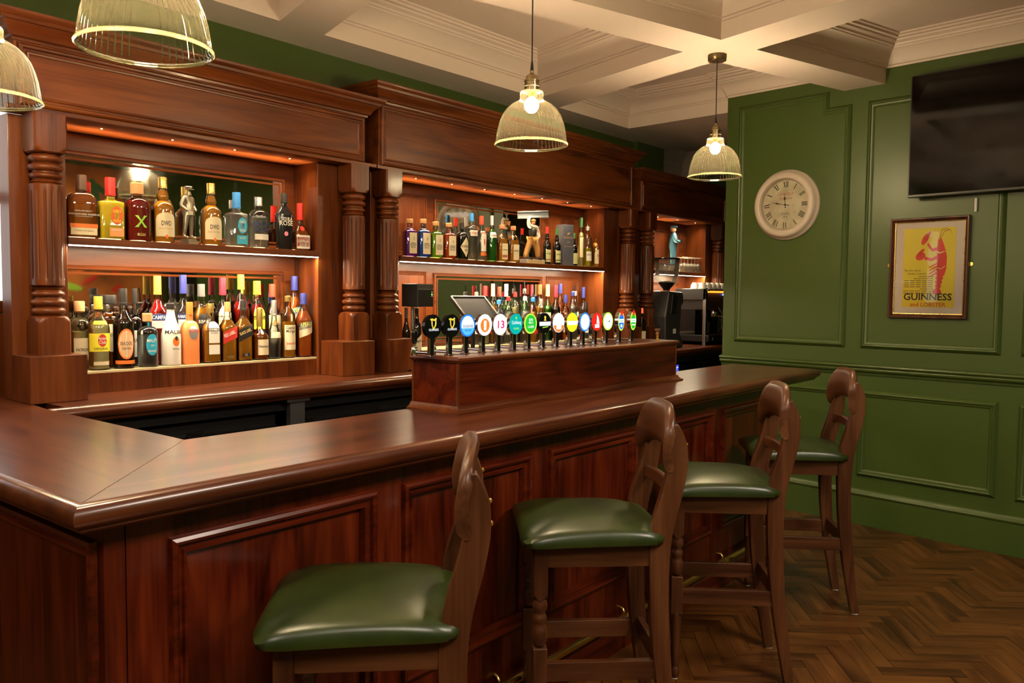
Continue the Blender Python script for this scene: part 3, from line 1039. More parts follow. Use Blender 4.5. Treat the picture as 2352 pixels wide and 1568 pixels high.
def make_stool():
    t = thing('bar_stool', 'stool', 'stool')
    # cushion
    mb = MB()
    n = 28
    def pt(u, v):
        wd = 0.246 - 0.030 * (1 - v) / 2
        e = (abs(u) ** 8 + abs(v) ** 8) ** (1 / 8) if (u or v) else 1
        k = max(abs(u), abs(v)) / e if e else 1
        x = u * wd * k
        y = v * 0.232 * k + 0.012
        # sides bow inwards slightly between the pulled corners
        x *= 1 - 0.035 * (1 - v * v)
        y *= 1 - 0.030 * (1 - u * u)
        return x, y
    for i in range(n + 1):
        for j in range(n + 1):
            u, v = -1 + 2 * i / n, -1 + 2 * j / n
            x, y = pt(u, v)
            d = (1 - abs(u) ** 3.2) * (1 - abs(v) ** 3.2)
            z = 0.752 + 0.054 * d ** 0.55
            z += 0.020 * ((1 - u * u) * abs(v) ** 6 + (1 - v * v) * abs(u) ** 6) * (1 - d)
            mb.v.append((x, y, z))
    for i in range(n):
        for j in range(n):
            a = i * (n + 1) + j
            mb.f.append((a, a + n + 1, a + n + 2, a + 1))
    ring = [i * (n + 1) for i in range(n + 1)] + [n * (n + 1) + j for j in range(1, n + 1)] + [i * (n + 1) + n for i in range(n - 1, -1, -1)] + [j for j in range(n - 1, 0, -1)]
    b0 = len(mb.v)
    for q in ring:
        p = mb.v[q]; mb.v.append((p[0] * 0.985, p[1] * 0.985, 0.738))
    m_ = len(ring)
    for k in range(m_):
        mb.f.append((ring[k], ring[(k + 1) % m_], b0 + (k + 1) % m_, b0 + k))
    mb.f.append(tuple(b0 + k for k in range(m_)))
    mb.build('seat', LEATHER, t, smooth=75)
    # front legs: square top with pointed end, turned bulbs, square block, tapering round foot
    for sx in (-1, 1):
        x, y = sx * 0.165, 0.175
        w2 = 0.0225
        m2 = MB().box(x - w2, x + w2, y - w2, y + w2, 0.580, 0.738)
        v = [(x - w2, y - w2, .58), (x + w2, y - w2, .58), (x + w2, y + w2, .58), (x - w2, y + w2, .58), (x, y - w2, .556), (x + w2, y, .556), (x, y + w2, .556), (x - w2, y, .556), (x, y, .552)]
        m2.add(v, [(0, 1, 4), (1, 2, 5), (2, 3, 6), (3, 0, 7), (0, 4, 8, 7), (1, 5, 8, 4), (2, 6, 8, 5), (3, 7, 8, 6)])
        p = [(0.017, 0.570), (0.020, 0.560), (0.0245, 0.545), (0.0225, 0.530), (0.0175, 0.522), (0.017, 0.516), (0.021, 0.510), (0.0225, 0.498), (0.019, 0.488), (0.0175, 0.482), (0.021, 0.474), (0.0245, 0.458), (0.0245, 0.440), (0.020, 0.424), (0.016, 0.416)]
        m2.lathe(p[::-1], 20, (x, y, 0))
        v0 = len(m2.v)
        m2.box(x - w2, x + w2, y - w2, y + w2, 0.262, 0.412)
        p = [(0.012, 0.004), (0.016, 0.010), (0.0185, 0.028), (0.016, 0.044), (0.0125, 0.050), (0.0145, 0.056), (0.0165, 0.120), (0.0195, 0.200), (0.0215, 0.250), (0.0225, 0.264)]
        m2.lathe(p, 20, (x, y, 0))
        lg = m2.build('front_leg', STW('z'), t, smooth=40, bevel=0.0025)
        MB().lathe([(0.011, 0), (0.011, 0.005)], 12, (x, y, 0)).build('foot_pad', PAPER, lg)
    # rear legs: one sabre-curved board from floor to crest
    cy = [(-0.262, 0.005), (-0.243, 0.12), (-0.222, 0.26), (-0.205, 0.42), (-0.196, 0.58), (-0.196, 0.70), (-0.206, 0.79), (-0.230, 0.88), (-0.249, 0.965), (-0.252, 1.04), (-0.240, 1.105)]
    hwid = [0.017, 0.021, 0.025, 0.028, 0.030, 0.033, 0.034, 0.032, 0.029, 0.024, 0.006]
    def spl(t_):
        k = t_ * (len(cy) - 1); i = min(int(k), len(cy) - 2); f = k - i
        p0, p1, p2, p3 = cy[max(i - 1, 0)], cy[i], cy[i + 1], cy[min(i + 2, len(cy) - 1)]
        c = lambda a, b_, c_, d_: 0.5 * (2 * b_ + (c_ - a) * f + (2 * a - 5 * b_ + 4 * c_ - d_) * f * f + (3 * b_ - a - 3 * c_ + d_) * f ** 3)
        return c(p0[0], p1[0], p2[0], p3[0]), c(p0[1], p1[1], p2[1], p3[1]), hwid[i] + (hwid[i + 1] - hwid[i]) * f
    ns = 40
    for sx in (-1, 1):
        x = sx * 0.163
        m2 = MB()
        for k in range(ns + 1):
            y, z, h = spl(k / ns)
            y2, z2, _ = spl(min(1, k / ns + 0.01)); y1, z1, _ = spl(max(0, k / ns - 0.01))
            L_ = math.hypot(y2 - y1, z2 - z1) or 1
            ny, nz = (z2 - z1) / L_, -(y2 - y1) / L_
            for dx, s_ in ((-0.019, -1), (0.019, -1), (0.019, 1), (-0.019, 1)):
                m2.v.append((x + dx, y + ny * h * s_, max(0.004, z + nz * h * s_)))
        for k in range(ns):
            for q in range(4):
                m2.f.append((k * 4 + q, k * 4 + (q + 1) % 4, (k + 1) * 4 + (q + 1) % 4, (k + 1) * 4 + q))
        m2.f += [(3, 2, 1, 0), tuple(ns * 4 + q for q in range(4))]
        lg = m2.build('rear_leg', STW('z'), t, smooth=35, bevel=0.003)
        MB().box(x - 0.014, x + 0.014, -0.276, -0.248, 0, 0.005).build('foot_pad', PAPER, lg)
        for zz in (1.000, 1.045):
            y, z, h = spl(0.9 if zz > 1.02 else 0.83)
            MB().sphere((x, y - h - 0.001, z), 0.006, 10, 6).build('screw_cap', BRASS, lg)
    # crest rail: bent board with rolled ends, mid slat
    def board(name, z0, z1, w2, yb, bow, th, crest):
        m3 = MB()
        nu, nv = 26, 10
        for side in (0, 1):
            for i in range(nu + 1):
                u = -1 + 2 * i / nu
                if crest:
                    top = z1 - 0.070 * abs(u) ** 5
                    bot = z0 - 0.048 * abs(u) ** 4 + 0.012 * (1 - u * u)
                else:
                    top, bot = z1 + 0.006 * (1 - u * u), z0 + 0.006 * (1 - u * u)
                for j in range(nv + 1):
                    v = j / nv
                    z = bot + (top - bot) * v
                    y = yb + bow * u * u - (z - z0) * (0.02 if crest else 0.16) + (0.012 * math.sin(v * PI) if crest else 0)
                    e = min(v, 1 - v) * 2
                    tt = th * (0.35 + 0.65 * min(1.0, math.sqrt(max(0, 1 - (1 - min(1, e * 3)) ** 2))))
                    m3.v.append((u * w2, y + (tt if side else -tt), z))
        off = (nu + 1) * (nv + 1)
        for i in range(nu):
            for j in range(nv):
                a = i * (nv + 1) + j
                m3.f += [(a, a + nv + 1, a + nv + 2, a + 1), (off + a + 1, off + a + nv + 2, off + a + nv + 1, off + a)]
            a, b_ = i * (nv + 1), i * (nv + 1) + nv
            m3.f += [(a, off + a, off + a + nv + 1, a + nv + 1), (b_ + nv + 1, off + b_ + nv + 1, off + b_, b_)]
        for i in (0, nu):
            for j in range(nv):
                a = i * (nv + 1) + j
                m3.f.append((a, a + 1, off + a + 1, off + a))
        return m3.build(name, STW('x'), t, smooth=50)
    board('crest_rail', 1.005, 1.158, 0.186, -0.246, 0.022, 0.016, True)
    board('back_slat', 0.872, 0.915, 0.150, -0.236, 0.012, 0.010, False)
    # aprons and stretchers
    th = 0.012
    for sx in (-1, 1):
        MB().box(sx * 0.164 - th, sx * 0.164 + th, -0.170, 0.154, 0.662, 0.737).build('side_apron', STW('y'), t, bevel=0.002)
        m2 = MB().box(sx * 0.164 - th, sx * 0.164 + th, -0.196, 0.156, 0.302, 0.362)
        m2.build('side_stretcher', STW('y'), t, bevel=0.002)
    MB().box(-0.144, 0.144, 0.163, 0.187, 0.662, 0.737).build('front_apron', STW('x'), t, bevel=0.002)
    MB().box(-0.146, 0.146, -0.204, -0.182, 0.655, 0.737).build('back_apron', STW('x'), t, bevel=0.002)
    MB().box(-0.146, 0.146, -0.226, -0.204, 0.315, 0.375).build('back_stretcher', STW('x'), t, bevel=0.002)
    return t


stool = make_stool()
STOOLS = [(1.077, 1.512, 44.0, 'green leather bar stool nearest the camera, at the left panel of the bar'),
          (2.013, 1.512, 43.5, 'second bar stool from the camera, beside the near end of the tap box'),
          (2.885, 1.500, 35.0, 'third bar stool from the camera, its foot on the floor by the brass bracket'),
          (3.800, 1.530, 33.0, 'bar stool farthest from the camera, in front of the green panelled wall')]
for k, (fx, fy, deg, lb) in enumerate(STOOLS):
    o = stool if k == 0 else copy_tree(stool)
    a = math.radians(deg)
    lx, ly = -0.165, 0.175
    o.location = (fx - (lx * math.cos(a) - ly * math.sin(a)), fy - (lx * math.sin(a) + ly * math.cos(a)), 0)
    o.rotation_euler = (0, 0, a)
    o['label'] = lb
    o['group'] = 'bar stools along the bar front'

# ================================================================== PENDANT LAMPS
SHADE = glass_thin('ribbed_lamp_glass', (0.96, 0.93, 0.86), 0.22, 0.03, diffuse=0.022, dcol=(1.0, 0.88, 0.55), rough=0.03)
BULB = emit('bulb_glow', (1.0, 0.80, 0.46), 60.0, False)


def make_lamp(zr):
    t = thing('pendant_lamp', 'lamp', 'lamp')
    rim = 0.150
    prof = [(rim - 0.001, 0.000), (rim + 0.0015, 0.004), (rim, 0.010), (rim - 0.004, 0.014), (0.1435, 0.022), (0.1415, 0.040), (0.1370, 0.068), (0.1300, 0.096), (0.1190, 0.124), (0.1030, 0.148), (0.0830, 0.166), (0.0640, 0.177), (0.0515, 0.183), (0.0485, 0.188), (0.0480, 0.196), (0.0480, 0.214), (0.0450, 0.221), (0.0300, 0.223)]
    nr = 52
    def rf(a, z):
        return 1.0 if z < 0.012 or z > 0.2215 else 1 + 0.017 * math.cos(nr * a)
    sh = MB().lathe(prof, nr * 6, rf=rf, cap=False).build('shade', SHADE, t, smooth=60)
    MB().lathe([(rim - 0.001, 0), (rim + 0.003, 0.003), (rim + 0.003, 0.008), (rim - 0.001, 0.011), (rim - 0.005, 0.008), (rim - 0.005, 0.003), (rim - 0.001, 0)], 72, cap=False).build('rim_bead', glass_thin('lamp_rim_glass', (0.95, 0.95, 0.80), 0.5, 0.15, diffuse=0.12, dcol=(1.0, 0.95, 0.55), rough=0.05), sh, smooth=60)
    MB().lathe([(0.030, 0.218), (0.031, 0.240), (0.033, 0.241), (0.033, 0.246), (0.029, 0.247), (0.029, 0.260), (0.032, 0.261), (0.032, 0.266), (0.027, 0.268), (0.023, 0.284), (0.014, 0.290), (0.008, 0.296), (0.008, 0.305)], 32).build('cap', ABRASS, t, smooth=35)
    MB().lathe([(0.008, 0.303), (0.005, 0.335), (0.003, 0.345)], 12).build('strain_relief', BLACK, t, smooth=40)
    MB().tube([(0, 0, 0.34), (0, 0, CZ - zr - 0.02)], 0.0028, 8).build('cord', BLACK, t, smooth=60)
    MB().lathe([(0.050, CZ - zr - 0.034), (0.052, CZ - zr - 0.030), (0.052, CZ - zr), (0.0, CZ - zr)], 40).build('ceiling_rose', ABRASS, t, smooth=35)
    MB().lathe([(0.012, 0.196), (0.018, 0.204), (0.018, 0.219)], 20).build('lamp_holder', BRASS, t, smooth=40)
    MB().sphere((0, 0, 0.166), 0.030, 20, 14, (1, 1, 1.1)).build('bulb', BULB, t, smooth=80)
    return t


LAMPS = [(4.440, 2.122, 2.177, 'ribbed glass pendant lamp hanging nearest the clock wall'),
         (2.743, 2.132, 2.115, 'ribbed glass pendant lamp hanging over the beer taps'),
         (0.992, 1.918, 2.062, 'largest ribbed glass pendant lamp, cut off by the top of the photo'),
         (0.968, 2.835, 2.070, 'ribbed glass pendant lamp at the far left, cut off by the edge')]
for k, (lx, ly, lz, lb) in enumerate(LAMPS):
    t = make_lamp(lz)
    t.location = (lx, ly, lz)
    t['label'] = lb
    t['group'] = 'ribbed glass pendants above the bar'
    pl = bpy.data.lights.new('pendant_bulb_light', 'POINT')
    pl.energy, pl.color, pl.shadow_soft_size = 58.0, (1.0, 0.78, 0.46), 0.036
    po_ = bpy.data.objects.new('pendant_bulb_light', pl)
    po_.location = (lx, ly, lz + 0.166)
    COL.objects.link(po_)
# ================================================================== BEER TAPS
LR = 0.043                                  # lens radius
YT = 2.135                                  # line of the tap necks


def lens_poly(fn_r, n=40):
    return [(fn_r(2 * PI * k / n) * math.cos(2 * PI * k / n), fn_r(2 * PI * k / n) * math.sin(2 * PI * k / n)) for k in range(n)]


def flat_shape(polys, y, th=0.0006):
    """flat shapes standing in the lens plane (x, z), facing the room"""
    mb = MB()
    for p in polys:
        mb.frame_prism(p, lambda a, b_, c_: (a, y - c_, b_), th)
    return mb


def disc(r, cx=0, cz=0, sx=1.0, sz=1.0, n=32):
    return [(cx + r * sx * math.cos(2 * PI * k / n), cz + r * sz * math.sin(2 * PI * k / n)) for k in range(n)]


def chord(r, z0, z1, n=24):
    """part of a disc between two heights"""
    out = []
    zs = [z0 + (z1 - z0) * k / n for k in range(n + 1)]
    out += [(math.sqrt(max(0, r * r - z * z)), z) for z in zs]
    out += [(-math.sqrt(max(0, r * r - z * z)), z) for z in reversed(zs)]
    return [p for i, p in enumerate(out) if i == 0 or (abs(p[0] - out[i - 1][0]) + abs(p[1] - out[i - 1][1])) > 1e-6]


def star(r, cx, cz, inner=0.42):
    return [(cx + (r if k % 2 == 0 else r * inner) * math.sin(PI * k / 5), cz + (r if k % 2 == 0 else r * inner) * math.cos(PI * k / 5)) for k in range(10)]


LIT = lambda nm, c, s_=0.9: emit('lens_' + nm, c, s_)
HARP = [(-0.42, 0.42), (-0.20, 0.47), (0.05, 0.38), (0.28, 0.50), (0.40, 0.44), (0.33, 0.36), (0.34, -0.05), (0.10, -0.42), (0.02, -0.48), (-0.06, -0.44), (0.18, -0.06), (0.20, 0.30), (0.05, 0.24), (-0.16, 0.32), (-0.14, -0.12), (0.02, -0.44), (-0.08, -0.46), (-0.26, -0.10), (-0.30, 0.30), (-0.44, 0.32)]
TAPS = [
    (995, 746, 'black lens with gold harp, first beer tap from the left', 'black', None, (('harp', 'gold'),), (('GUINNESS', 0, -0.40, 0.21, 1.25, 'white'),)),
    (1037.5, 746, 'black lens with gold harp, second beer tap from the left', 'black', None, (('harp', 'gold'),), (('GUINNESS', 0, -0.40, 0.21, 1.25, 'white'),)),
    (1074, 746, 'blue rimmed white and blue lens beer tap reading rockshore', 'white', 'blue', (('low', 'sky'),), (('ROCKSHORE', 0, -0.22, 0.30, 1.55, 'navy'), ('IRISH LAGER', 0, -0.60, 0.20, 1.0, 'navy'))),
    (1113.5, 744, 'white lens beer tap with orange disc and white glass shape', 'white', None, (('ringo', 'orange'), ('glass', 'white')), ()),
    (1149, 742.5, 'white lens beer tap with crimson number 13', 'white', None, (), (('13', 0.05, -0.36, 0.78, 1.0, 'crimson'),)),
    (1185, 741, 'teal lens beer tap with white script reading Carlsberg', 'teal', None, (('hop', 'lime'),), (('Carlsberg', 0, 0.0, 0.36, 1.5, 'white'), ('PILSNER', 0, -0.55, 0.20, 0.85, 'lime'))),
    (1218.5, 739.5, 'green lens beer tap with cream rim reading LAGER', 'green', 'lime', (), (("Sally", 0, 0.34, 0.30, 0.8, 'white'), ("Mac's", 0, 0.0, 0.28, 0.8, 'white'), ('LAGER', 0, -0.50, 0.30, 1.1, 'white'))),
    (1251.5, 738, 'black lens beer tap with white band and gold crest', 'black', None, (('band', 'white'), ('crest', 'gold'), ('dash', 'lime')), ()),
    (1283, 737, 'white lens beer tap with orange lower half', 'white', None, (('low', 'orange'), ('plate', 'white')), ()),
    (1314.5, 736, 'yellow lens beer tap with pale band', 'yellow', None, (('band', 'white'), ('ray', 'gold')), ()),
    (1343.5, 735, 'plain white lens beer tap with blue glowing rim', 'white', 'blue', (), ()),
    (1371, 734, 'red lens beer tap with white sail shape', 'red', None, (('sail', 'white'), ('plate', 'white')), ()),
    (1396.5, 733.5, 'white lens beer tap with small olive mark and green rim', 'white', 'lime', (('mark', 'olive'),), ()),
    (1427, 732, 'blue shield beer tap with red star', 'shield_blue', 'lime', (), (('Heineken', 0, -0.10, 0.26, 1.1, 'green'),)),
    (1454.5, 731, 'green shield beer tap with red star, last on the right', 'shield_green', 'lime', (), (('Heineken', 0, -0.10, 0.26, 1.1, 'green'),)),
]
CC = {'black': (0.006, 0.010, 0.010), 'white': (0.85, 0.88, 0.92), 'gold': (0.85, 0.62, 0.06), 'navy': (0.006, 0.04, 0.22), 'sky': (0.10, 0.50, 0.95), 'orange': (0.95, 0.22, 0.02), 'crimson': (0.75, 0.0, 0.10),
      'teal': (0.0, 0.42, 0.36), 'lime': (0.42, 0.85, 0.05), 'green': (0.02, 0.50, 0.03), 'yellow': (0.85, 0.75, 0.02), 'red': (0.80, 0.02, 0.01), 'olive': (0.10, 0.12, 0.01), 'blue': (0.01, 0.16, 0.95)}
lensm = lambda k: emit('lens_' + k, CC[k], 0.10 if k == 'black' else 0.62, False)
TLAB = {'gold': lensm('gold')}
NECK = plain('tap_neck_dark', (0.03, 0.028, 0.03), 0.2, metal=0.7)
for k, (cxp, cyp, lb, face, rim, shapes, words) in enumerate(TAPS):
    p = aty(cxp, cyp, YT - 0.012)
    zc = 1.3815 - 0.0003 * k
    px_, pz_ = float(p[0]), zc
    t = thing('beer_tap', lb, 'tap', (px_, YT, TZ), 0, 'beer taps along the tap box')
    # neck, collar, lever and spout
    MB().box(-0.011, 0.011, -0.006, 0.008, 0, zc - TZ - LR + 0.008).build('neck', CHROME, t, bevel=0.002)
    MB().box(-0.008, 0.008, -0.0075, -0.006, 0.002, zc - TZ - LR).build('neck_inlay', NECK, t)
    MB().box(-0.016, 0.016, -0.012, 0.014, 0, 0.004).build('foot_plate', CHROME, t, bevel=0.0015)
    lv = MB().lathe([(0.012, 0.0), (0.013, 0.004), (0.013, 0.022), (0.010, 0.030), (0.006, 0.034), (0.006, 0.044)], 16, (0, 0.085, 0)).build('valve', CHROME, t, smooth=40)
    MB().lathe([(0.007, 0.043), (0.010, 0.050), (0.011, 0.066), (0.0125, 0.080), (0.012, 0.090), (0.007, 0.096), (0.001, 0.097)], 16, (0, 0.085, 0)).build('lever', BLACKG, lv, smooth=50)
    MB().tube([(0, 0.006, 0.012), (0, 0.075, 0.012)], 0.006, 10).build('shank', CHROME, lv, smooth=50)
    zl = zc - TZ
    shield = face.startswith('shield')
    yb = -0.012
    if not shield:
        # housing and lit face
        prof = [(LR * 0.80, 0.020), (LR * 0.99, 0.016), (LR * 1.02, 0.004), (LR * 1.02, 0.0)]
        hs = MB()
        hs.lathe(prof, 40)
        for i in range(len(hs.v)):
            a, b_, c_ = hs.v[i]
            hs.v[i] = (a, yb + c_, zl + b_)
        hs.build('housing', BLACKG if face == 'black' else CHROME, t, smooth=40)
        fpoly = disc(LR * 0.985)
    else:
        fpoly = [(0.0 + LR * 0.62 * math.cos(a), LR * 1.02 * math.sin(a) * (1.0 if math.sin(a) > 0 else 1.08)) for a in [2 * PI * q / 36 for q in range(36)]]
        MB().frame_prism([(x * 1.08, z * 1.05) for x, z in fpoly], lambda a, b_, c_: (a, yb + c_, zl + b_), 0.020).build('housing', CHROME, t, smooth=30)
    sh_ = lambda polys: MB().add([(v[0], v[1], v[2] + zl) for v in flat_shape(polys, yb).v], flat_shape(polys, yb).f)

    def layer(polys, lev, name, mat):
        m_ = MB()
        for q in polys:
            m_.frame_prism(q, lambda a, b_, c_: (a, yb - 0.0005 * lev - c_, zl + b_), 0.0005)
        return m_.build(name, mat, t)
    base = {'shield_blue': 'blue', 'shield_green': 'green'}.get(face, face)
    if rim:
        layer([fpoly], 1, 'lens_rim', LIT('rim_' + rim, CC[rim], 0.9))
        inn = [(x * 0.84, z * 0.86) for x, z in fpoly]
        layer([inn], 2, 'lens_face', lensm(base))
    else:
        layer([fpoly], 1, 'lens_face', lensm(base))
        layer([[(x * 0.93, z * 0.93) for x, z in fpoly]], 2, 'lens_inner', lensm(base))
    R = LR * (0.84 if rim else 0.93)
    for nm, c in shapes:
        if nm == 'harp':
            q = [[(x * LR * 0.95 + 0.001, z * LR * 1.0 + LR * 0.22) for x, z in HARP]]
        elif nm == 'low':
            q = [chord(R, -R * 0.999, -R * 0.28)]
        elif nm == 'ringo':
            q = [disc(R * 0.66, 0, -R * 0.05)]
        elif nm == 'glass':
            q = [[(-R * .16, -R * .52), (R * .16, -R * .52), (R * .20, R * .42), (-R * .20, R * .42)]]
        elif nm == 'hop':
            q = [star(R * 0.18, 0, R * 0.62)]
        elif nm == 'band':
            q = [chord(R, -R * 0.28, R * 0.16)]
        elif nm == 'crest':
            q = [disc(R * 0.16, 0, R * 0.62), [(-R * .22, R * .26), (R * .22, R * .26), (R * .10, R * .46), (-R * .10, R * .46)]]
        elif nm == 'dash':
            q = [[(-R * .45, -R * .52), (R * .55, -R * .42), (R * .50, -R * .34), (-R * .40, -R * .42)]]
        elif nm == 'plate':
            q = [[(-R * .45, -R * .72), (R * .45, -R * .72), (R * .45, -R * .30), (-R * .45, -R * .30)]]
        elif nm == 'ray':
            q = [[(R * .02, R * .24), (R * .12, R * .24), (R * .05, R * .80)], [(-R * .5, R * .30), (R * .6, R * .24), (R * .6, R * .30), (-R * .5, R * .36)]]
        elif nm == 'sail':
            q = [[(-R * .10, -R * .25), (R * .50, -R * .25), (R * .30, R * .45), (-R * .02, R * .80)]]
        else:
            q = [[(-R * .10, -R * .02), (R * .40, -R * .12), (R * .34, R * .16), (R * .16, R * .02)]]
        layer(q, 3 if nm not in ('glass', 'plate') else 4, 'emblem', lensm(c))
    if shield:
        layer([[(-LR * .56, -LR * .20), (LR * .56, -LR * .20), (LR * .56, LR * .22), (-LR * .56, LR * .22)]], 3, 'name_band', lensm('white'))
        layer([star(LR * 0.46, 0, LR * 0.86)], 5, 'star', lensm('red'))
        layer([disc(LR * 0.20, 0, -LR * 0.55)] if face == 'shield_blue' else [[(-LR * .34, -LR * .56), (LR * .34, -LR * .56), (LR * .34, -LR * .40), (-LR * .34, -LR * .40)]], 3, 'emblem', lensm('white'))
    for ln in words:
        wdt = ln[4] * R * (0.80 if shield else 1.0)
        lettering([(ln[0], ln[1] * R, ln[2] * R, ln[3] * R, wdt, 0, 0.012)], lambda x, z: (x, yb - 0.0034, zl + z), lensm(ln[5]), t)
# ================================================================== BOTTLES
# style: straight body to zs, shoulder to ze, neck to zc, cap to 1 (fractions of the height); section exponent n, depth ratio ry
STY = {
    'rum': dict(zs=.56, ze=.80, zc=.835, rn=.36), 'wine': dict(zs=.56, ze=.74, zc=.80, rn=.35), 'tall': dict(zs=.60, ze=.74, zc=.82, rn=.40),
    'square': dict(zs=.55, ze=.76, zc=.85, rn=.36, n=5, ry=.92), 'flask': dict(zs=.52, ze=.74, zc=.77, rn=.30, n=3.2, ry=.55, rnd=1),
    'tequila': dict(zs=.60, ze=.655, zc=.72, rn=.34, n=5.5, ry=.72), 'decanter': dict(zs=.56, ze=.76, zc=.80, rn=.33, rnd=1),
    'pot': dict(zs=.50, ze=.66, zc=.84, rn=.34, bulge=1), 'squat': dict(zs=.62, ze=.76, zc=.84, rn=.33, rnd=1),
    'block': dict(zs=.66, ze=.78, zc=.88, rn=.34, n=4.5, ry=.80), 'rose': dict(zs=.62, ze=.80, zc=.84, rn=.36, n=4, ry=.6, taper=1),
    'bell': dict(zs=.34, ze=.58, zc=.66, rn=.36, n=6, ry=.9), 'slope': dict(zs=.36, ze=.70, zc=.74, rn=.38), 'globe': dict(zs=.50, ze=.72, zc=.80, rn=.26, rnd=1),
    'jug': dict(zs=.48, ze=.66, zc=.82, rn=.30, rnd=1), 'cognac': dict(zs=.44, ze=.64, zc=.66, rn=.30), 'slim': dict(zs=.64, ze=.78, zc=.84, rn=.44),
    'arch': dict(zs=.50, ze=.70, zc=.80, rn=.34, n=4, ry=.8, rnd=1),
}


def bottle_profile(S, R, h):
    zs, ze, zc, rn = S['zs'] * h, S['ze'] * h, S['zc'] * h, S['rn'] * R
    k0 = 0.86 if S.get('taper') else 1.0
    p = [(R * 0.90 * k0, 0.0), (R * 0.985 * k0, 0.004), (R * k0, 0.010), (R, zs)]
    if S.get('bulge'):
        p += [(R * .97, zs + .04 * h), (R * .86, zs + .085 * h), (R * .62, zs + .125 * h), (R * .46, zs + .145 * h), (R * .48, ze), (R * .54, ze + .03 * h), (R * .53, ze + .06 * h), (R * .44, ze + .11 * h), (rn, zc - .01 * h), (rn, zc)]
        return p
    n = 7
    for k in range(1, n + 1):
        t = k / n
        if S.get('rnd'):
            r = rn + (R - rn) * math.sqrt(max(0, 1 - t ** 2)) if t < 1 else rn
            z = zs + (ze - zs) * t ** 0.9
        else:
            r = R + (rn - R) * (3 * t * t - 2 * t ** 3)
            z = zs + (ze - zs) * t
        p.append((r, z))
    p.append((rn, zc))
    return p


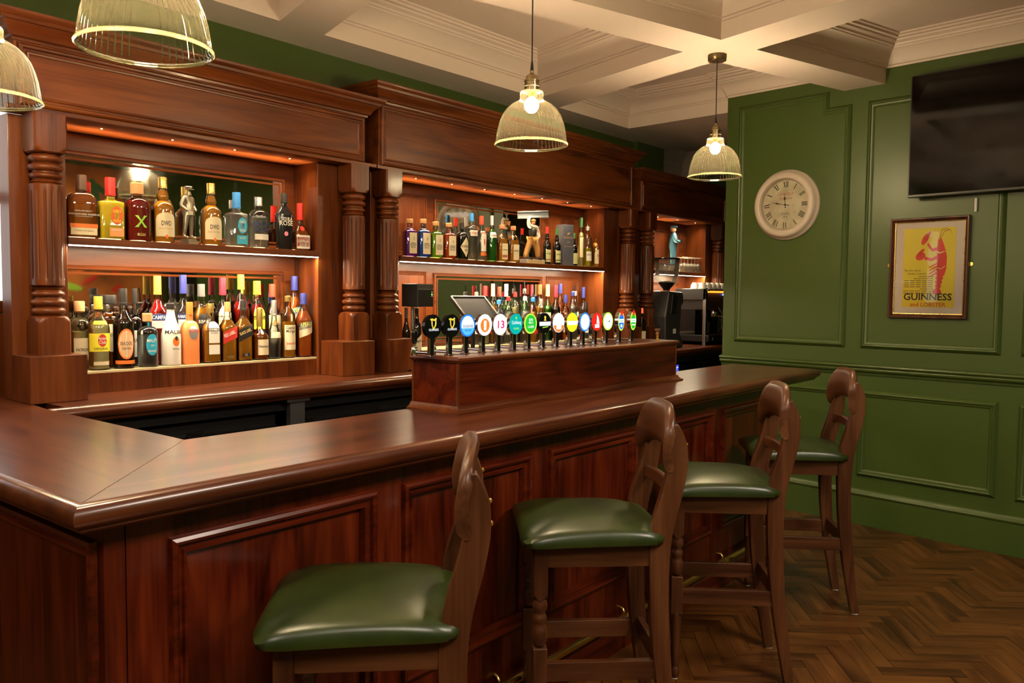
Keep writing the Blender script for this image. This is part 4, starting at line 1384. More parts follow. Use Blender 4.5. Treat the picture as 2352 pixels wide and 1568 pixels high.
def make_bottle(name, label, loc, R, h, style, liq, capm, labels=(), fill=.70, capr=1.15, pourer=False, glass=None, phi=10.0, opaque=None, group=None, cork=False, rings=False):
    S = STY[style]
    n, ry = S.get('n', 2.0), S.get('ry', 1.0)
    t = thing(name, label, 'bottle', loc, -math.radians(phi), group)
    prof = bottle_profile(S, R, h)
    seg = 28 if n == 2.0 else 40
    if opaque is not None:
        MB().lathe(prof, seg, n=n, ry=ry).build('body', opaque, t, smooth=50)
    else:
        MB().lathe(prof, seg, n=n, ry=ry).build('glass', glass or GLASS, t, smooth=50)
        if liq is not None:
            zf = fill * h
            lp = [(r * 0.925, max(0.007, z)) for r, z in prof if z < zf]
            for i in range(len(prof) - 1):
                if prof[i][1] < zf <= prof[i + 1][1]:
                    f = (zf - prof[i][1]) / (prof[i + 1][1] - prof[i][1])
                    lp.append((0.925 * (prof[i][0] + (prof[i + 1][0] - prof[i][0]) * f), zf))
            MB().lathe(lp, seg, n=n, ry=ry).build('liquid', liq, t, smooth=50)
    rn = S['rn'] * R
    zc = S['zc'] * h
    if cork:
        MB().lathe([(rn * .85, zc - .012 * h), (rn * .9, zc), (rn * 1.0, zc), (rn * 1.45, zc + .01 * h), (rn * 1.5, h * .985), (rn * 1.3, h)], 20).build('stopper', capm, t, smooth=35)
    elif pourer:
        zc2 = zc + .05 * h
        c_ = MB().lathe([(rn * 1.12, zc - .02 * h), (rn * 1.15, zc2), (rn * .7, zc2 + .015 * h)], 18).build('collar', capm, t, smooth=35)
        MB().tube([(0, 0, zc2 + .01 * h), (0, 0, zc2 + (h - zc2) * .5), (-rn * .35, 0, h)], [.0042, .0036, .0030], 8).build('pour_spout', pourer if not isinstance(pourer, bool) else BLACK, c_, smooth=50)
    else:
        q = rn * capr
        MB().lathe([(q, zc - .012 * h), (q * 1.02, zc), (q * 1.02, zc + .02 * h), (q * .98, zc + .022 * h), (q * .98, h - .004), (q * .93, h)], 22).build('cap', capm, t, smooth=30)
    if rings:
        for sx in (-1, 1):
            pts = [(sx * (rn * 1.0 + 0.010 * math.sin(a)), 0, S['ze'] * h + 0.014 - 0.013 * math.cos(a)) for a in [PI * k / 8 for k in range(9)]]
            MB().tube(pts, 0.0025, 8).build('handle_ring', glass or BLACKG, t, smooth=50)
    # labels wrapped on the body
    for lb in labels:
        shp, z0, z1, wf, mat = lb[:5]
        words = lb[5] if len(lb) > 5 else ()
        xo = lb[6] if len(lb) > 6 else 0.0
        flat = n > 3
        hwid = wf * R

        def rad(z, off):
            # radius of the body at height z
            for i in range(len(prof) - 1):
                if prof[i][1] <= z <= prof[i + 1][1] and prof[i + 1][1] > prof[i][1]:
                    f = (z - prof[i][1]) / (prof[i + 1][1] - prof[i][1])
                    return prof[i][0] + (prof[i + 1][0] - prof[i][0]) * f + off
            return R + off

        def fn(x, z, off=0.0007):
            r = rad(z, off)
            x += xo * R
            if flat:
                return (x, -r * ry - (0.0002 if ry == 1 else 0.0006), z)
            a = x / R
            return (r * math.sin(a), -r * math.cos(a) * ry, z)
        za, zb = z0 * h, z1 * h
        m_ = 16
        mb = MB()
        rows = 8
        cols_ = []
        for i in range(m_ + 1):
            u = -1 + 2 * i / m_
            if shp == 'oval':
                e = math.sqrt(max(0.0, 1 - u * u)); lo, hi = (za + zb) / 2 - (zb - za) / 2 * e, (za + zb) / 2 + (zb - za) / 2 * e
            elif shp == 'diamond':
                e = 1 - abs(u); lo, hi = (za + zb) / 2 - (zb - za) / 2 * e, (za + zb) / 2 + (zb - za) / 2 * e
            elif shp == 'arch':
                lo = za; hi = zb - (zb - za) * .28 * (1 - math.sqrt(max(0.0, 1 - u * u)))
            elif shp == 'slant':
                d = (zb - za) * .30; lo, hi = za + d * u, zb - d + d * u + d
                lo, hi = za + d * (u + 1) / 1.0 * .6, zb - d * (1 - u) * .6
            else:
                lo, hi = za, zb
            cols_.append((u * hwid, lo, hi))
        for x, lo, hi in cols_:
            for j in range(rows + 1):
                mb.v.append(fn(x, lo + (hi - lo) * j / rows))
        for i in range(m_):
            for j in range(rows):
                a = i * (rows + 1) + j
                mb.f.append((a, a + rows + 1, a + rows + 2, a + 1))
        lo_ = mb.build('label', mat, t, smooth=60)
        bymat = {}
        for wd in words:
            tx, zz, hh, ww, mt = wd[:5]
            an = wd[5] if len(wd) > 5 else 0.0
            bymat.setdefault(mt.name, (mt, []))[1].append((tx, 0.0, za + (zb - za) * zz, hh * (zb - za), ww * hwid * 2, 0.0, 0.01, an))
        for mt, lines in bymat.values():
            lettering(lines, lambda x, z: fn(x, z, 0.0014), mt, lo_)
    return t


def px_bottle(name, label, cx, top, wpx, Y, zb, style, liq, capm, labels=(), **k):
    """bottle standing on a shelf: its width and height follow from the row it stands in"""
    for _ in range(2):
        p = aty(cx, top, Y)
        d = depth_of((p[0], Y, zb))
    S = STY[style]
    wm = wpx * d / F_PX
    az = math.radians(50.956) + math.atan((cx - CX) / F_PX)
    phi = k.get('phi', 10.0)
    th = abs(az - math.radians(phi))
    if S.get('n', 2) > 3:
        R = wm / (2 * (math.cos(th) + S.get('ry', 1) * math.sin(th))) * 1.14
    else:
        R = wm / 2
    R = min(R, 0.070) if zb > 1.5 else min(R, 0.0435)
    return make_bottle(name, label, (float(p[0]), Y, zb), R, float(p[2]) - zb, style, liq, capm, labels, **k)


C_ = lambda nm, c: plain(nm, c, 0.5)
AMB = liquid((0.95, 0.36, 0.03)); AMBD = liquid((0.45, 0.10, 0.008)); YEL = liquid((0.98, 0.70, 0.03)); CLR = glass_thin('clear_spirit', (.93, .95, .95), .35, .10, diffuse=.34, dcol=(.95, .97, .98)); REDL = liquid((0.55, 0.015, 0.01)); ORL = liquid((0.95, 0.18, 0.02))
DRK = liquid((0.030, 0.010, 0.006)); RUB = liquid((0.36, 0.02, 0.015)); PAL = liquid((0.95, 0.82, 0.35)); GRNL = liquid((0.10, 0.42, 0.03))
YLAB = C_('yellow_label', (0.85, 0.78, 0.05)); BLUL = C_('cyan_label', (0.02, 0.38, 0.62)); ORLAB = C_('orange_label', (0.85, 0.20, 0.03)); BLKL = C_('black_label', (0.012, 0.010, 0.010)); GRNC = C_('green_cap', (0.03, 0.14, 0.04))
WINK = C_('white_ink', (0.80, 0.78, 0.72)); YCAP = C_('yellow_cap', (0.85, 0.60, 0.04)); RCAP = C_('red_cap', (0.60, 0.02, 0.02)); BCAP = C_('blue_cap', (0.03, 0.22, 0.62)); PCAP = C_('crimson_cap', (0.40, 0.02, 0.05)); NCAP = C_('navy_cap', (0.03, 0.04, 0.25))
PINK = C_('pink_print', (0.85, 0.25, 0.40)); OLIV = C_('lime_print', (0.35, 0.65, 0.05)); TAN = C_('tan_print', (0.50, 0.30, 0.12)); GREY = C_('grey_card', (0.10, 0.11, 0.15)); PALEG = C_('pale_green_label', (0.62, 0.66, 0.35))
MILK = plain('white_coated_glass', (0.80, 0.76, 0.70), 0.22); PEACH = plain('peach_coated_glass', (0.88, 0.30, 0.10), 0.30); BLKB = plain('black_coated_glass', (0.010, 0.009, 0.011), 0.15)

YU, YFN, YBK = 3.648, 3.6235, 3.7155
# ---- left cabinet, display shelf
g1 = 'bottles on the left display shelf'
px_bottle('whiskey_bottle', 'flat round-shouldered amber whiskey bottle with orange and cream bottom label', 186, 402, 65, YU, ZSH, 'flask', AMBD, C_('dark_cap', (0.10, 0.05, 0.03)),
          [('rect', .06, .17, .82, CREAM, (('STRAIGHT BOURBON', .5, .16, .7, INK),)), ('rect', .172, .235, .86, ORLAB), ('rect', .345, .349, .55, WINK, (('WOODFORD RESERVE', 6.0, 6.5, 1.75, WINK), ("DISTILLER'S SELECT", 20, 4.5, 1.0, WINK)))], group=g1, fill=.72)
px_bottle('tequila_bottle', 'golden square tequila bottle with red cap and round orange label', 252.5, 408, 58, YU, ZSH, 'tequila', YEL, RCAP,
          [('oval', .25, .54, .46, C_('red_orange_label', (0.75, 0.12, 0.02)), (('OLMECA', .66, .16, .66, YLAB), ('TEQUILA', .14, .15, .66, YLAB)), .28), ('oval', .33, .46, .20, YLAB, (), .28), ('rect', .06, .20, .52, C_('peach_label', (0.80, 0.35, 0.12)), (('REPOSADO', .66, .2, .7, WINK),), .25)], group=g1)
b_ = px_bottle('rum_bottle', 'dark red rum decanter with cork and pale green cross emblem', 314, 420, 58, YU, ZSH, 'decanter', RUB, CORK, [('rect', .10, .14, .3, RUB and C_('gold_print', (0.75, 0.45, 0.10)), (('BUMBU', .2, .8, 1.6, BLKL),))], group=g1, cork=True)
# crossed emblem on the decanter
_h = float(aty(314, 420, YU)[2]) - ZSH
_R = 58 * depth_of((aty(314, 420, YU)[0], YU, ZSH)) / F_PX / 2
xm = MB()
for s_ in (-1, 1):
    pts = []
    for k in range(9):
        u = -1 + 2 * k / 8
        wd = 0.0042 + 0.0035 * abs(u) ** 3
        a = (u * .019 * s_) / _R
        z = _h * .34 + u * .026
        pts.append((a, z, wd))
    for a, z, wd in pts:
        for d in (-1, 1):
            aa = a + d * wd / _R
            xm.v.append(((_R + .0015) * math.sin(aa), -(_R + .0015) * math.cos(aa), z))
    o0 = len(xm.v) - 18
    for k in range(8):
        xm.f.append((o0 + 2 * k, o0 + 2 * k + 1, o0 + 2 * k + 3, o0 + 2 * k + 2))
xm.build('cross_emblem', OLIV, b_, smooth=60)
DW = [('arch', .10, .46, .95, CREAM, (('DWD', .46, .20, .46, INK), ('IRISH WHISKEY', .30, .06, .7, TAN))), ('oval', .07, .13, .13, ORLAB)]
px_bottle('whiskey_bottle', 'amber bulb-necked whiskey bottle left of the soldier statuette', 373, 407, 50, YU, ZSH, 'pot', AMB, GOLD, DW, group=g1, fill=.80)
px_bottle('whiskey_bottle', 'amber bulb-necked whiskey bottle right of the soldier statuette', 484, 421, 46, YU, ZSH, 'pot', AMB, GOLD, DW, group=g1, fill=.80)
px_bottle('tequila_bottle', 'clear square tequila bottle with blue cap and round blue label', 543, 442, 50, YU, ZSH, 'tequila', CLR, BCAP,
          [('oval', .25, .54, .46, BLUL, (('OLMECA', .66, .16, .66, WINK), ('TEQUILA', .14, .15, .66, WINK)), .28), ('oval', .33, .46, .20, WINK, (), .28), ('rect', .06, .22, .52, BLUL, (('SILVER', .6, .22, .55, WINK),), .25)], group=g1)
px_bottle('vodka_bottle', 'clear short-necked vodka bottle with blue lettering', 594, 453, 43, YU, ZSH, 'squat', CLR, SILVER,
          [('rect', .17, .28, .85, PAPER), ('rect', .395, .397, .02, WINK, (('ABSOLUT', 22, 42, 55, NAVY), ('VODKA', -34, 42, 42, NAVY)))], group=g1, fill=.62)
px_bottle('liqueur_bottle', 'black tapering liqueur bottle with white and pink print', 652, 444.5, 40, YU, ZSH, 'rose', None, BLKL,
          [('rect', .56, .562, .02, WINK, (('TEQUILA', -20, 30, 36, WINK), ('ROSE', -62, 42, 40, WINK))), ('oval', .25, .33, .25, PINK)], opaque=BLKB, group=g1)
px_bottle('liqueur_bottle', 'short red-capped liqueur bottle with red label, right end of the left display shelf', 689, 467, 40, YU, ZSH, 'bell', AMBD, RCAP,
          [('rect', .05, .33, .92, PAPER), ('rect', .09, .29, .86, RED, (('Grand Marnier', .45, .28, .9, WINK),)), ('oval', .42, .52, .3, RED)], group=g1, fill=.5)
# ---- left cabinet, lower shelf, front row
g2 = 'front row of bottles on the left lower shelf'
px_bottle('rum_bottle', 'tall rum bottle with yellow label and red disc', 225, 680, 46, YFN, ZLO, 'rum', PAL, C_('gold_cap', (0.70, 0.52, 0.06)),
          [('rect', .255, .50, 1.25, YLAB, (('ORIGINAL', .10, .13, .55, INK),)), ('oval', .32, .49, .42, RED, (('Havana', .56, .26, 1.15, WINK), ('Club', .24, .26, .75, WINK)), .1), ('rect', .07, .12, .75, CREAM), ('rect', .62, .67, .8, YLAB)], group=g2, fill=.66)
px_bottle('rum_bottle', 'dark rum bottle with oval cream label rimmed in orange', 282, 662, 45, YFN, ZLO, 'wine', DRK, BLKL,
          [('oval', .12, .50, .84, ORLAB), ('oval', .14, .48, .72, CREAM, (('SEA DOG', .46, .13, .84, INK), ('Dark Rum', .30, .09, .6, INK))), ('rect', .06, .105, 1.15, ORLAB)], group=g2, fill=.62)
px_bottle('gin_bottle', 'clear gin bottle with cork and round blue label', 338, 719, 51, YFN, ZLO, 'squat', CLR, CORK,
          [('oval', .22, .62, .62, BLUL, (('MALFY', .62, .16, .85, WINK), ('GIN', .42, .10, .28, WINK), ('ORIGINALE', .16, .10, .7, WINK)), .18), ('rect', .76, .84, .30, BLUL)], group=g2, cork=True, fill=.6)
px_bottle('rum_bottle', 'white coconut rum bottle with black pour spout and sunset palm print', 391, 660, 46, YFN, ZLO, 'slope', None, BLKL,
          [('rect', .40, .402, .02, INK, (('MALIBU', 4, 26, 58, INK),), .2), ('oval', .25, .37, .40, ORLAB, (('ORIGINAL', -.36, .18, 1.1, INK),), .25), ('oval', .32, .38, .16, INK, (), .25)], opaque=MILK, group=g2, pourer=True)
px_bottle('schnapps_bottle', 'orange frosted schnapps bottle with silver shield label', 435, 693, 41, YFN, ZLO, 'arch', None, ORLAB,
          [('oval', .40, .62, .55, SILVER, (('ARCHERS', .5, .24, 1.1, RED),), .18)], opaque=PEACH, group=g2)
px_bottle('whiskey_bottle', 'square whiskey bottle with white arched label and gold cap', 482, 697, 44, YFN, ZLO, 'square', AMB, GOLD,
          [('arch', .34, .70, .62, PAPER, (('BUSHMILLS', .58, .13, .95, INK), ('THE ORIGINAL', .44, .07, .7, INK)), .12), ('rect', .15, .31, .62, PAPER, (), .12), ('rect', .535, .595, .63, C_('slate_band', (0.12, 0.12, 0.12)), (('BUSHMILLS', .22, .6, .92, WINK),), .12)], group=g2, fill=.66)
px_bottle('whisky_bottle', 'square whisky bottle with slanted red label', 522, 693, 39, YFN, ZLO, 'square', AMB, C_('gold_red_cap', (0.60, 0.28, 0.10)),
          [('slant', .30, .60, .93, RED, (('RED LABEL', .48, .20, .85, WINK, .38),)), ('rect', .06, .11, .5, GOLD)], group=g2, fill=.70)
px_bottle('whisky_bottle', 'square whisky bottle with slanted black label', 558, 690, 39, YFN, ZLO, 'square', AMB, BLKL,
          [('slant', .32, .62, .93, BLKL, (('BLACK LABEL', .48, .17, .88, C_('gold_ink', (0.8, 0.6, 0.2)), .38),)), ('rect', .08, .13, .5, BLKL, (('12', .15, .75, .3, WINK),))], group=g2, fill=.70)
px_bottle('cognac_bottle', 'cognac bottle with long gold capsule and cream label', 596, 708, 41, YFN, ZLO, 'cognac', AMBD, GOLD,
          [('rect', .10, .40, .75, CREAM, (('Hennessy', .48, .18, .85, INK),), .15), ('oval', .50, .60, .28, C_('silver_seal', (0.55, 0.55, 0.5)))], group=g2, fill=.52, capr=1.2)
px_bottle('vodka_bottle', 'slim clear bottle with grey cap beside the pirate rum', 629, 689, 29, YFN, ZLO, 'slope', CLR, SILVER, [('rect', .36, .46, .9, CREAM), ('oval', .58, .66, .5, ORLAB)], group=g2, fill=.45)
px_bottle('rum_bottle', 'amber spiced rum bottle with pour spout and tall cream label', 661, 660, 33, YFN, ZLO, 'tall', AMB, GOLD,
          [('rect', .12, .47, .92, CREAM, (('Captain', .84, .12, .75, INK), ('Morgan', .70, .12, .75, INK), ('Spiced Gold', .22, .09, .7, RED)))], group=g2, pourer=True, fill=.52)
px_bottle('aperitif_bottle', 'red aperitif bottle with blue cap and slanted blue label, front right corner', 697, 673, 38, YFN, ZLO, 'rum', ORL, NCAP,
          [('slant', .30, .56, 1.0, CREAM), ('slant', .42, .58, 1.0, C_('blue_label', (0.01, 0.10, 0.35)), (('APEROL', .42, .42, .85, YLAB, .12),))], group=g2, fill=.72)
# back row
g3 = 'back row of bottles on the left lower shelf'
px_bottle('tequila_bottle', 'clear squat tequila bottle with round cork beside the left column', 182, 691, 46, YBK, ZLO, 'squat', PAL, CORK, [('rect', .14, .46, .8, CREAM, (('PATRON', .4, .14, .7, INK),))], group=g3, cork=True, fill=.55)
px_bottle('amaretto_bottle', 'dark amaretto bottle with wide black rectangular cap', 249, 677, 44, YBK, ZLO, 'block', AMBD, BLKL, [('rect', .22, .60, .7, CREAM, (('DISARONNO', .55, .13, .9, INK),))], group=g3, capr=2.4, fill=.66)
px_bottle('rum_bottle', 'black rum jug with two ring handles and white print', 309, 662, 34, YBK, ZLO, 'jug', DRK, BLKL, [('rect', .12, .46, .9, PAPER, (('KRAKEN', .55, .16, .8, INK),))], group=g3, rings=True, fill=.6)
px_bottle('bitter_bottle', 'tall red bitter bottle with gold cap and navy name band', 361, 633, 42, YBK, ZLO, 'wine', REDL, C_('gold_cap', (0.70, 0.52, 0.06)), [('rect', .50, .57, .98, NAVY, (('CAMPARI', .2, .62, .9, WINK),)), ('rect', .41, .495, .95, C_('grey_label', (0.55, 0.56, 0.6)))], group=g3, fill=.74)
px_bottle('sambuca_bottle', 'tall clear sambuca bottle with navy cap and band', 420, 631, 40, YBK, ZLO, 'wine', CLR, NCAP, [('rect', .50, .56, .98, NAVY, (('RAMAZZOTTI', .22, .58, .95, WINK),)), ('rect', .26, .495, .9, PAPER)], group=g3, fill=.66)
px_bottle('whiskey_bottle', 'amber whiskey bottle with grey cap and black arched label', 462, 652, 44, YBK, ZLO, 'square', AMB, C_('grey_cap', (0.16, 0.15, 0.15)), [('arch', .40, .62, .7, BLKL, (('BUSHMILLS', .45, .2, .95, WINK),))], group=g3, fill=.70)
px_bottle('sherry_bottle', 'dark sherry bottle with crimson capsule and cream arched label', 511, 637, 38, YBK, ZLO, 'wine', DRK, PCAP, [('arch', .34, .66, .85, CREAM), ('rect', .47, .54, .9, BLKL, (('HARVEYS', .2, .62, .9, WINK),))], group=g3, fill=.7)
px_bottle('liqueur_bottle', 'tall red liqueur bottle with yellow neck label', 553, 630, 38, YBK, ZLO, 'rum', REDL, C_('gold_cap', (0.70, 0.52, 0.06)), [('rect', .78, .832, .40, YLAB)], group=g3, fill=.68)
px_bottle('liqueur_bottle', 'brown liqueur bottle with yellow cap and yellow label', 590, 645, 37, YBK, ZLO, 'rum', RUB, YCAP, [('arch', .38, .66, .8, YLAB), ('rect', .50, .55, .8, BLKL)], group=g3, fill=.7, capr=1.3)
px_bottle('vodka_bottle', 'clear spirit bottle with bright red cap in the back row', 625, 652, 36, YBK, ZLO, 'rum', CLR, C_('scarlet_cap', (0.80, 0.06, 0.03)), [('rect', .20, .58, .85, CREAM, (('VODKA', .6, .14, .6, INK),))], group=g3, fill=.6)
px_bottle('aperitif_bottle', 'red aperitif bottle with blue cap in the back row', 676, 634, 38, YBK, ZLO, 'rum', ORL, NCAP, [('slant', .36, .62, .9, CREAM), ('slant', .50, .64, .9, MATS['blue_label'], (('APEROL', .40, .4, .85, YLAB, .12),))], group=g3, fill=.74)

# ---- middle cabinet, display shelf
g4 = 'bottles on the middle display shelf'
GP = (('DRUMSHANBO', .46, .07, .7, INK), ('GUNPOWDER', .36, .09, .8, INK), ('IRISH GIN', .26, .08, .6, INK))
for cx_, tp, nm, lc, cc in ((941, 502.5, 'purple', (0.34, 0.02, 0.50), 'violet'), (972, 503, 'blue', (0.02, 0.22, 0.75), 'blue'), (1001, 509, 'green', (0.42, 0.72, 0.03), 'lime'), (1031, 512, 'orange', (0.85, 0.16, 0.02), 'orange')):
    px_bottle('gin_bottle', nm + ' square gin bottle with small cork and cream label', cx_, tp, 33, YU, ZSH, 'block', liquid(lc, 'gin_' + nm), CORK, [('rect', .10, .64, .62, CREAM, GP, .22), ('oval', .44, .53, .12, TAN, (), .34)], group=g4, cork=True, phi=18, fill=.68,
              glass=glass_thin('glass_' + nm, tuple(min(1, .55 + c * .6) for c in lc), .5, .08))
px_bottle('gin_bottle', 'black apothecary gin bottle with cream diamond label', 1061, 512, 29, YU, ZSH, 'squat', DRK, BLKL, [('diamond', .08, .62, .98, CREAM, (("HENDRICK'S", .48, .12, .9, INK), ('GIN', .30, .10, .3, INK)), .25)], group=g4, phi=18, glass=glass_thin('dark_bottle_glass', (.10, .10, .09), .5, .08))
px_bottle('gin_bottle', 'clear gin bottle with blue cap and white label', 1083, 490, 28, YU + .01, ZSH, 'squat', CLR, BCAP, [('rect', .52, .64, .85, PAPER, (("GORDON'S", .3, .45, .8, C_('brick_ink', (0.5, 0.08, 0.05))),), .2)], group=g4, phi=18, capr=1.1)
px_bottle('gin_bottle', 'clear slim gin bottle with red cap and white label with red mark', 1106, 496, 22, YU, ZSH, 'tall', CLR, C_('scarlet_cap', (0.80, 0.06, 0.03)), [('rect', .22, .66, .75, PAPER, (('BEEFEATER', .86, .08, .9, RED),), .2), ('oval', .35, .50, .16, RED, (), .2), ('rect', .12, .20, .8, ORLAB, (), .2)], group=g4, phi=18)
px_bottle('gin_bottle', 'green glass gin bottle with silver cap', 1130, 495, 22, YU, ZSH, 'wine', GRNL, SILVER, [('rect', .52, .64, 1.0, PAPER, (("Gordon's", .3, .45, .8, INK),), .1)], group=g4, phi=18, glass=glass_thin('green_bottle_glass', (.35, .75, .30), .5, .08))
for k, (cx_, tp) in enumerate(((1153, 516), (1179, 519))):
    px_bottle('whiskey_bottle', ('left', 'right')[k] + ' of two amber whiskey bottles with flat copper stoppers by the girder carrier', cx_, tp, 27, YU, ZSH, 'block', AMB, C_('copper_stopper', (0.45, 0.16, 0.07)), [('rect', .08, .50, .62, CREAM, (('GUNPOWDER', .55, .1, .8, INK),), .22)] + ([('rect', .13, .20, .5, RED, (), .22)] if k == 0 else []), group=g4, cork=True, phi=18, fill=.62)
for k, (cx_, tp, cp) in enumerate(((1257, 521, RCAP), (1279.5, 525, GRNC))):
    px_bottle('whiskey_bottle', 'dark whiskey bottle with pale label and ' + ('red', 'green')[k] + ' capsule beside the grey carton', cx_, tp, 18, YU, ZSH, 'pot', DRK, cp, [('rect', .08, .40, .98, PALEG, (('REDBREAST', .62, .12, .8, INK),), .1), ('rect', .12, .16, .98, (RED, GRNC)[k], (), .1)], group=g4, phi=18, glass=MATS['dark_bottle_glass'])
px_bottle('whiskey_bottle', 'small whiskey bottle half hidden behind the grey carton', 1318, 535, 18, YU + .03, ZSH, 'pot', DRK, GRNC, [('rect', .08, .40, .98, PALEG, (), .1)], group=g4, phi=18, glass=MATS['dark_bottle_glass'])
px_bottle('whiskey_bottle', 'slim whiskey bottle with green neck at the back of the middle shelf', 1335, 500, 18, YU + .055, ZSH, 'tall', PAL, GRNC, [('rect', .2, .6, .9, CREAM)], group=g4, phi=18)
px_bottle('whiskey_bottle', 'golden whiskey bottle with metal pour spout', 1350, 508, 20, YU, ZSH, 'tall', YEL, SILVER, [('rect', .14, .34, .95, PAPER, (('WEST CORK', .55, .2, .9, INK),), .1)], group=g4, phi=18, pourer=CHROME, fill=.42)
px_bottle('whiskey_bottle', 'small amber bulb-necked whiskey bottle at the right end of the middle shelf', 1370, 525, 23, YU, ZSH, 'pot', AMB, GOLD, DW, group=g4, phi=18, fill=.8)

# ---- middle cabinet, lower shelf (behind the taps): back row then front row
g5 = 'bottles on the middle lower shelf behind the taps'
LOWM = [  # cx, top, w, row, style, liquid, cap, pourer, description
    (1094, 654, 22, 0, 'tall', CLR, SILVER, 1, 'clear bottle with black pour spout left of the red capped one'), (1114, 656, 24, 0, 'rum', PAL, RCAP, 0, 'pale whiskey bottle with dark red capsule behind the till'),
    (1132, 651, 22, 0, 'wine', AMB, C_('ivory_cap', (0.65, 0.58, 0.45)), 0, 'amber bottle with tall ivory capsule'), (1147, 658, 24, 0, 'rum', CLR, C_('scarlet_cap', (0.80, 0.06, 0.03)), 0, 'clear bottle with scarlet capsule'),
    (1163, 652, 24, 0, 'wine', GRNL, C_('white_cap', (0.72, 0.70, 0.66)), 0, 'green bottle with tall white capsule'), (1183, 655, 22, 0, 'tall', PAL, RCAP, 1, 'pale bottle with spout and red neck'),
    (1205, 643, 22, 0, 'wine', GRNL, SILVER, 1, 'tall green bottle with the highest pour spout'),
    (1222, 653, 17, 0, 'wine', RUB, PCAP, 0, 'dark bottle with long wine red capsule'), (1240, 653, 24, 0, 'rum', AMB, C_('vermilion_cap', (0.80, 0.13, 0.04)), 0, 'amber bottle with orange red striped capsule'),
    (1258, 653, 24, 0, 'wine', GRNL, C_('lemon_cap', (0.80, 0.72, 0.28)), 0, 'green bottle with lemon yellow capsule'), (1277, 655, 22, 1, 'wine', DRK, PCAP, 0, 'dark green bottle with pink red capsule'),
    (1287, 651, 22, 0, 'rum', ORL, NCAP, 0, 'tall red aperitif bottle with blue cap'), (1322, 654, 16, 0, 'tall', CLR, SILVER, 1, 'clear bottle with tall thin spout'),
    (1340, 659, 22, 0, 'wine', CLR, NCAP, 0, 'clear bottle with navy cap and green neck band'), (1361, 681, 28, 0, 'globe', CLR, GOLD, 0, 'round clear decanter with gold stopper'),
    (1146, 675, 22, 1, 'tall', CLR, BCAP, 1, 'clear bottle with blue collar and spout'), (1168, 668, 22, 1, 'rum', CLR, RCAP, 1, 'clear bottle with red collar and spout'),
    (1206, 668, 22, 1, 'rum', CLR, C_('white_cap', (0.72, 0.70, 0.66)), 1, 'clear bottle with white collar and spout'), (1224, 671, 22, 1, 'rum', AMB, BCAP, 1, 'amber bottle with cyan collar and spout'),
    (1243, 686, 22, 1, 'wine', CLR, SILVER, 0, 'clear bottle with silver stopper'), 
    (1299, 677, 22, 1, 'rum', ORL, NCAP, 0, 'short red aperitif bottle with blue cap'), (1316, 656, 20, 1, 'rum', CLR, NCAP, 1, 'clear bottle with navy collar and spout'),
    (1345, 694, 20, 1, 'tall', CLR, BLKL, 0, 'small dark necked bottle at the right end'),
]
labcol = [PAPER, CREAM, RED, PAPER, CREAM, BLUL, PAPER, CREAM]
for k, (cx_, tp, wp, row, sty, lq, cp, pr, ds) in enumerate(LOWM):
    px_bottle('spirit_bottle', ds + ', behind the taps', cx_, tp, wp, (YBK, YFN)[row], ZLO, sty, lq, cp, [('rect', .18, .50, .95, labcol[k % 8])], group=g5, phi=22, pourer=(BLACK if pr else False), fill=.62, cork=(sty == 'globe'))
# bottles between the left column and the taps, and beyond the right column
px_bottle('liqueur_bottle', 'black liqueur bottle with slanted cream label left of the first tap', 957, 690, 23, 3.50, BZ, 'rum', DRK, BLKL, [('slant', .16, .52, .95, CREAM, (('TIA MARIA', .6, .13, .8, INK, .25),))], phi=20, pourer=CHROME, glass=MATS['dark_bottle_glass'])
px_bottle('stout_bottle', 'black bottle with grey label hard against the column', 933, 706, 20, 3.515, BZ, 'rum', DRK, C_('grey_cap', (0.16, 0.15, 0.15)), [('oval', .16, .42, .7, C_('grey_label', (0.55, 0.56, 0.6)))], phi=20, glass=MATS['dark_bottle_glass'])
px_bottle('liqueur_bottle', 'dark green herbal liqueur bottle with stag label by the right column', 1476, 707, 16, 3.40, BZ, 'block', DRK, C_('vermilion_cap', (0.80, 0.13, 0.04)), [('rect', .08, .45, .8, CREAM)], phi=25, glass=MATS['dark_bottle_glass'])
# ================================================================== STATUETTES AND OTHER THINGS ON THE SHELVES
def skin_figure(name, mat, parent, verts, edges, radii, root=0, sub=2):
    me = bpy.data.meshes.new(name)
    me.from_pydata(verts, edges, [])
    o = bpy.data.objects.new(name, me)
    COL.objects.link(o)
    o.parent = parent
    me.materials.append(mat)
    sk = o.modifiers.new('skin', 'SKIN')
    sk.use_smooth_shade = True
    if not me.skin_vertices:
        me.skin_vertices.new()
    for i, r in enumerate(radii):
        d = me.skin_vertices[0].data[i]
        d.radius = r if isinstance(r, tuple) else (r, r)
        d.use_root = (i == root)
    sb = o.modifiers.new('sub', 'SUBSURF'); sb.levels = sub; sb.render_levels = sub
    return o


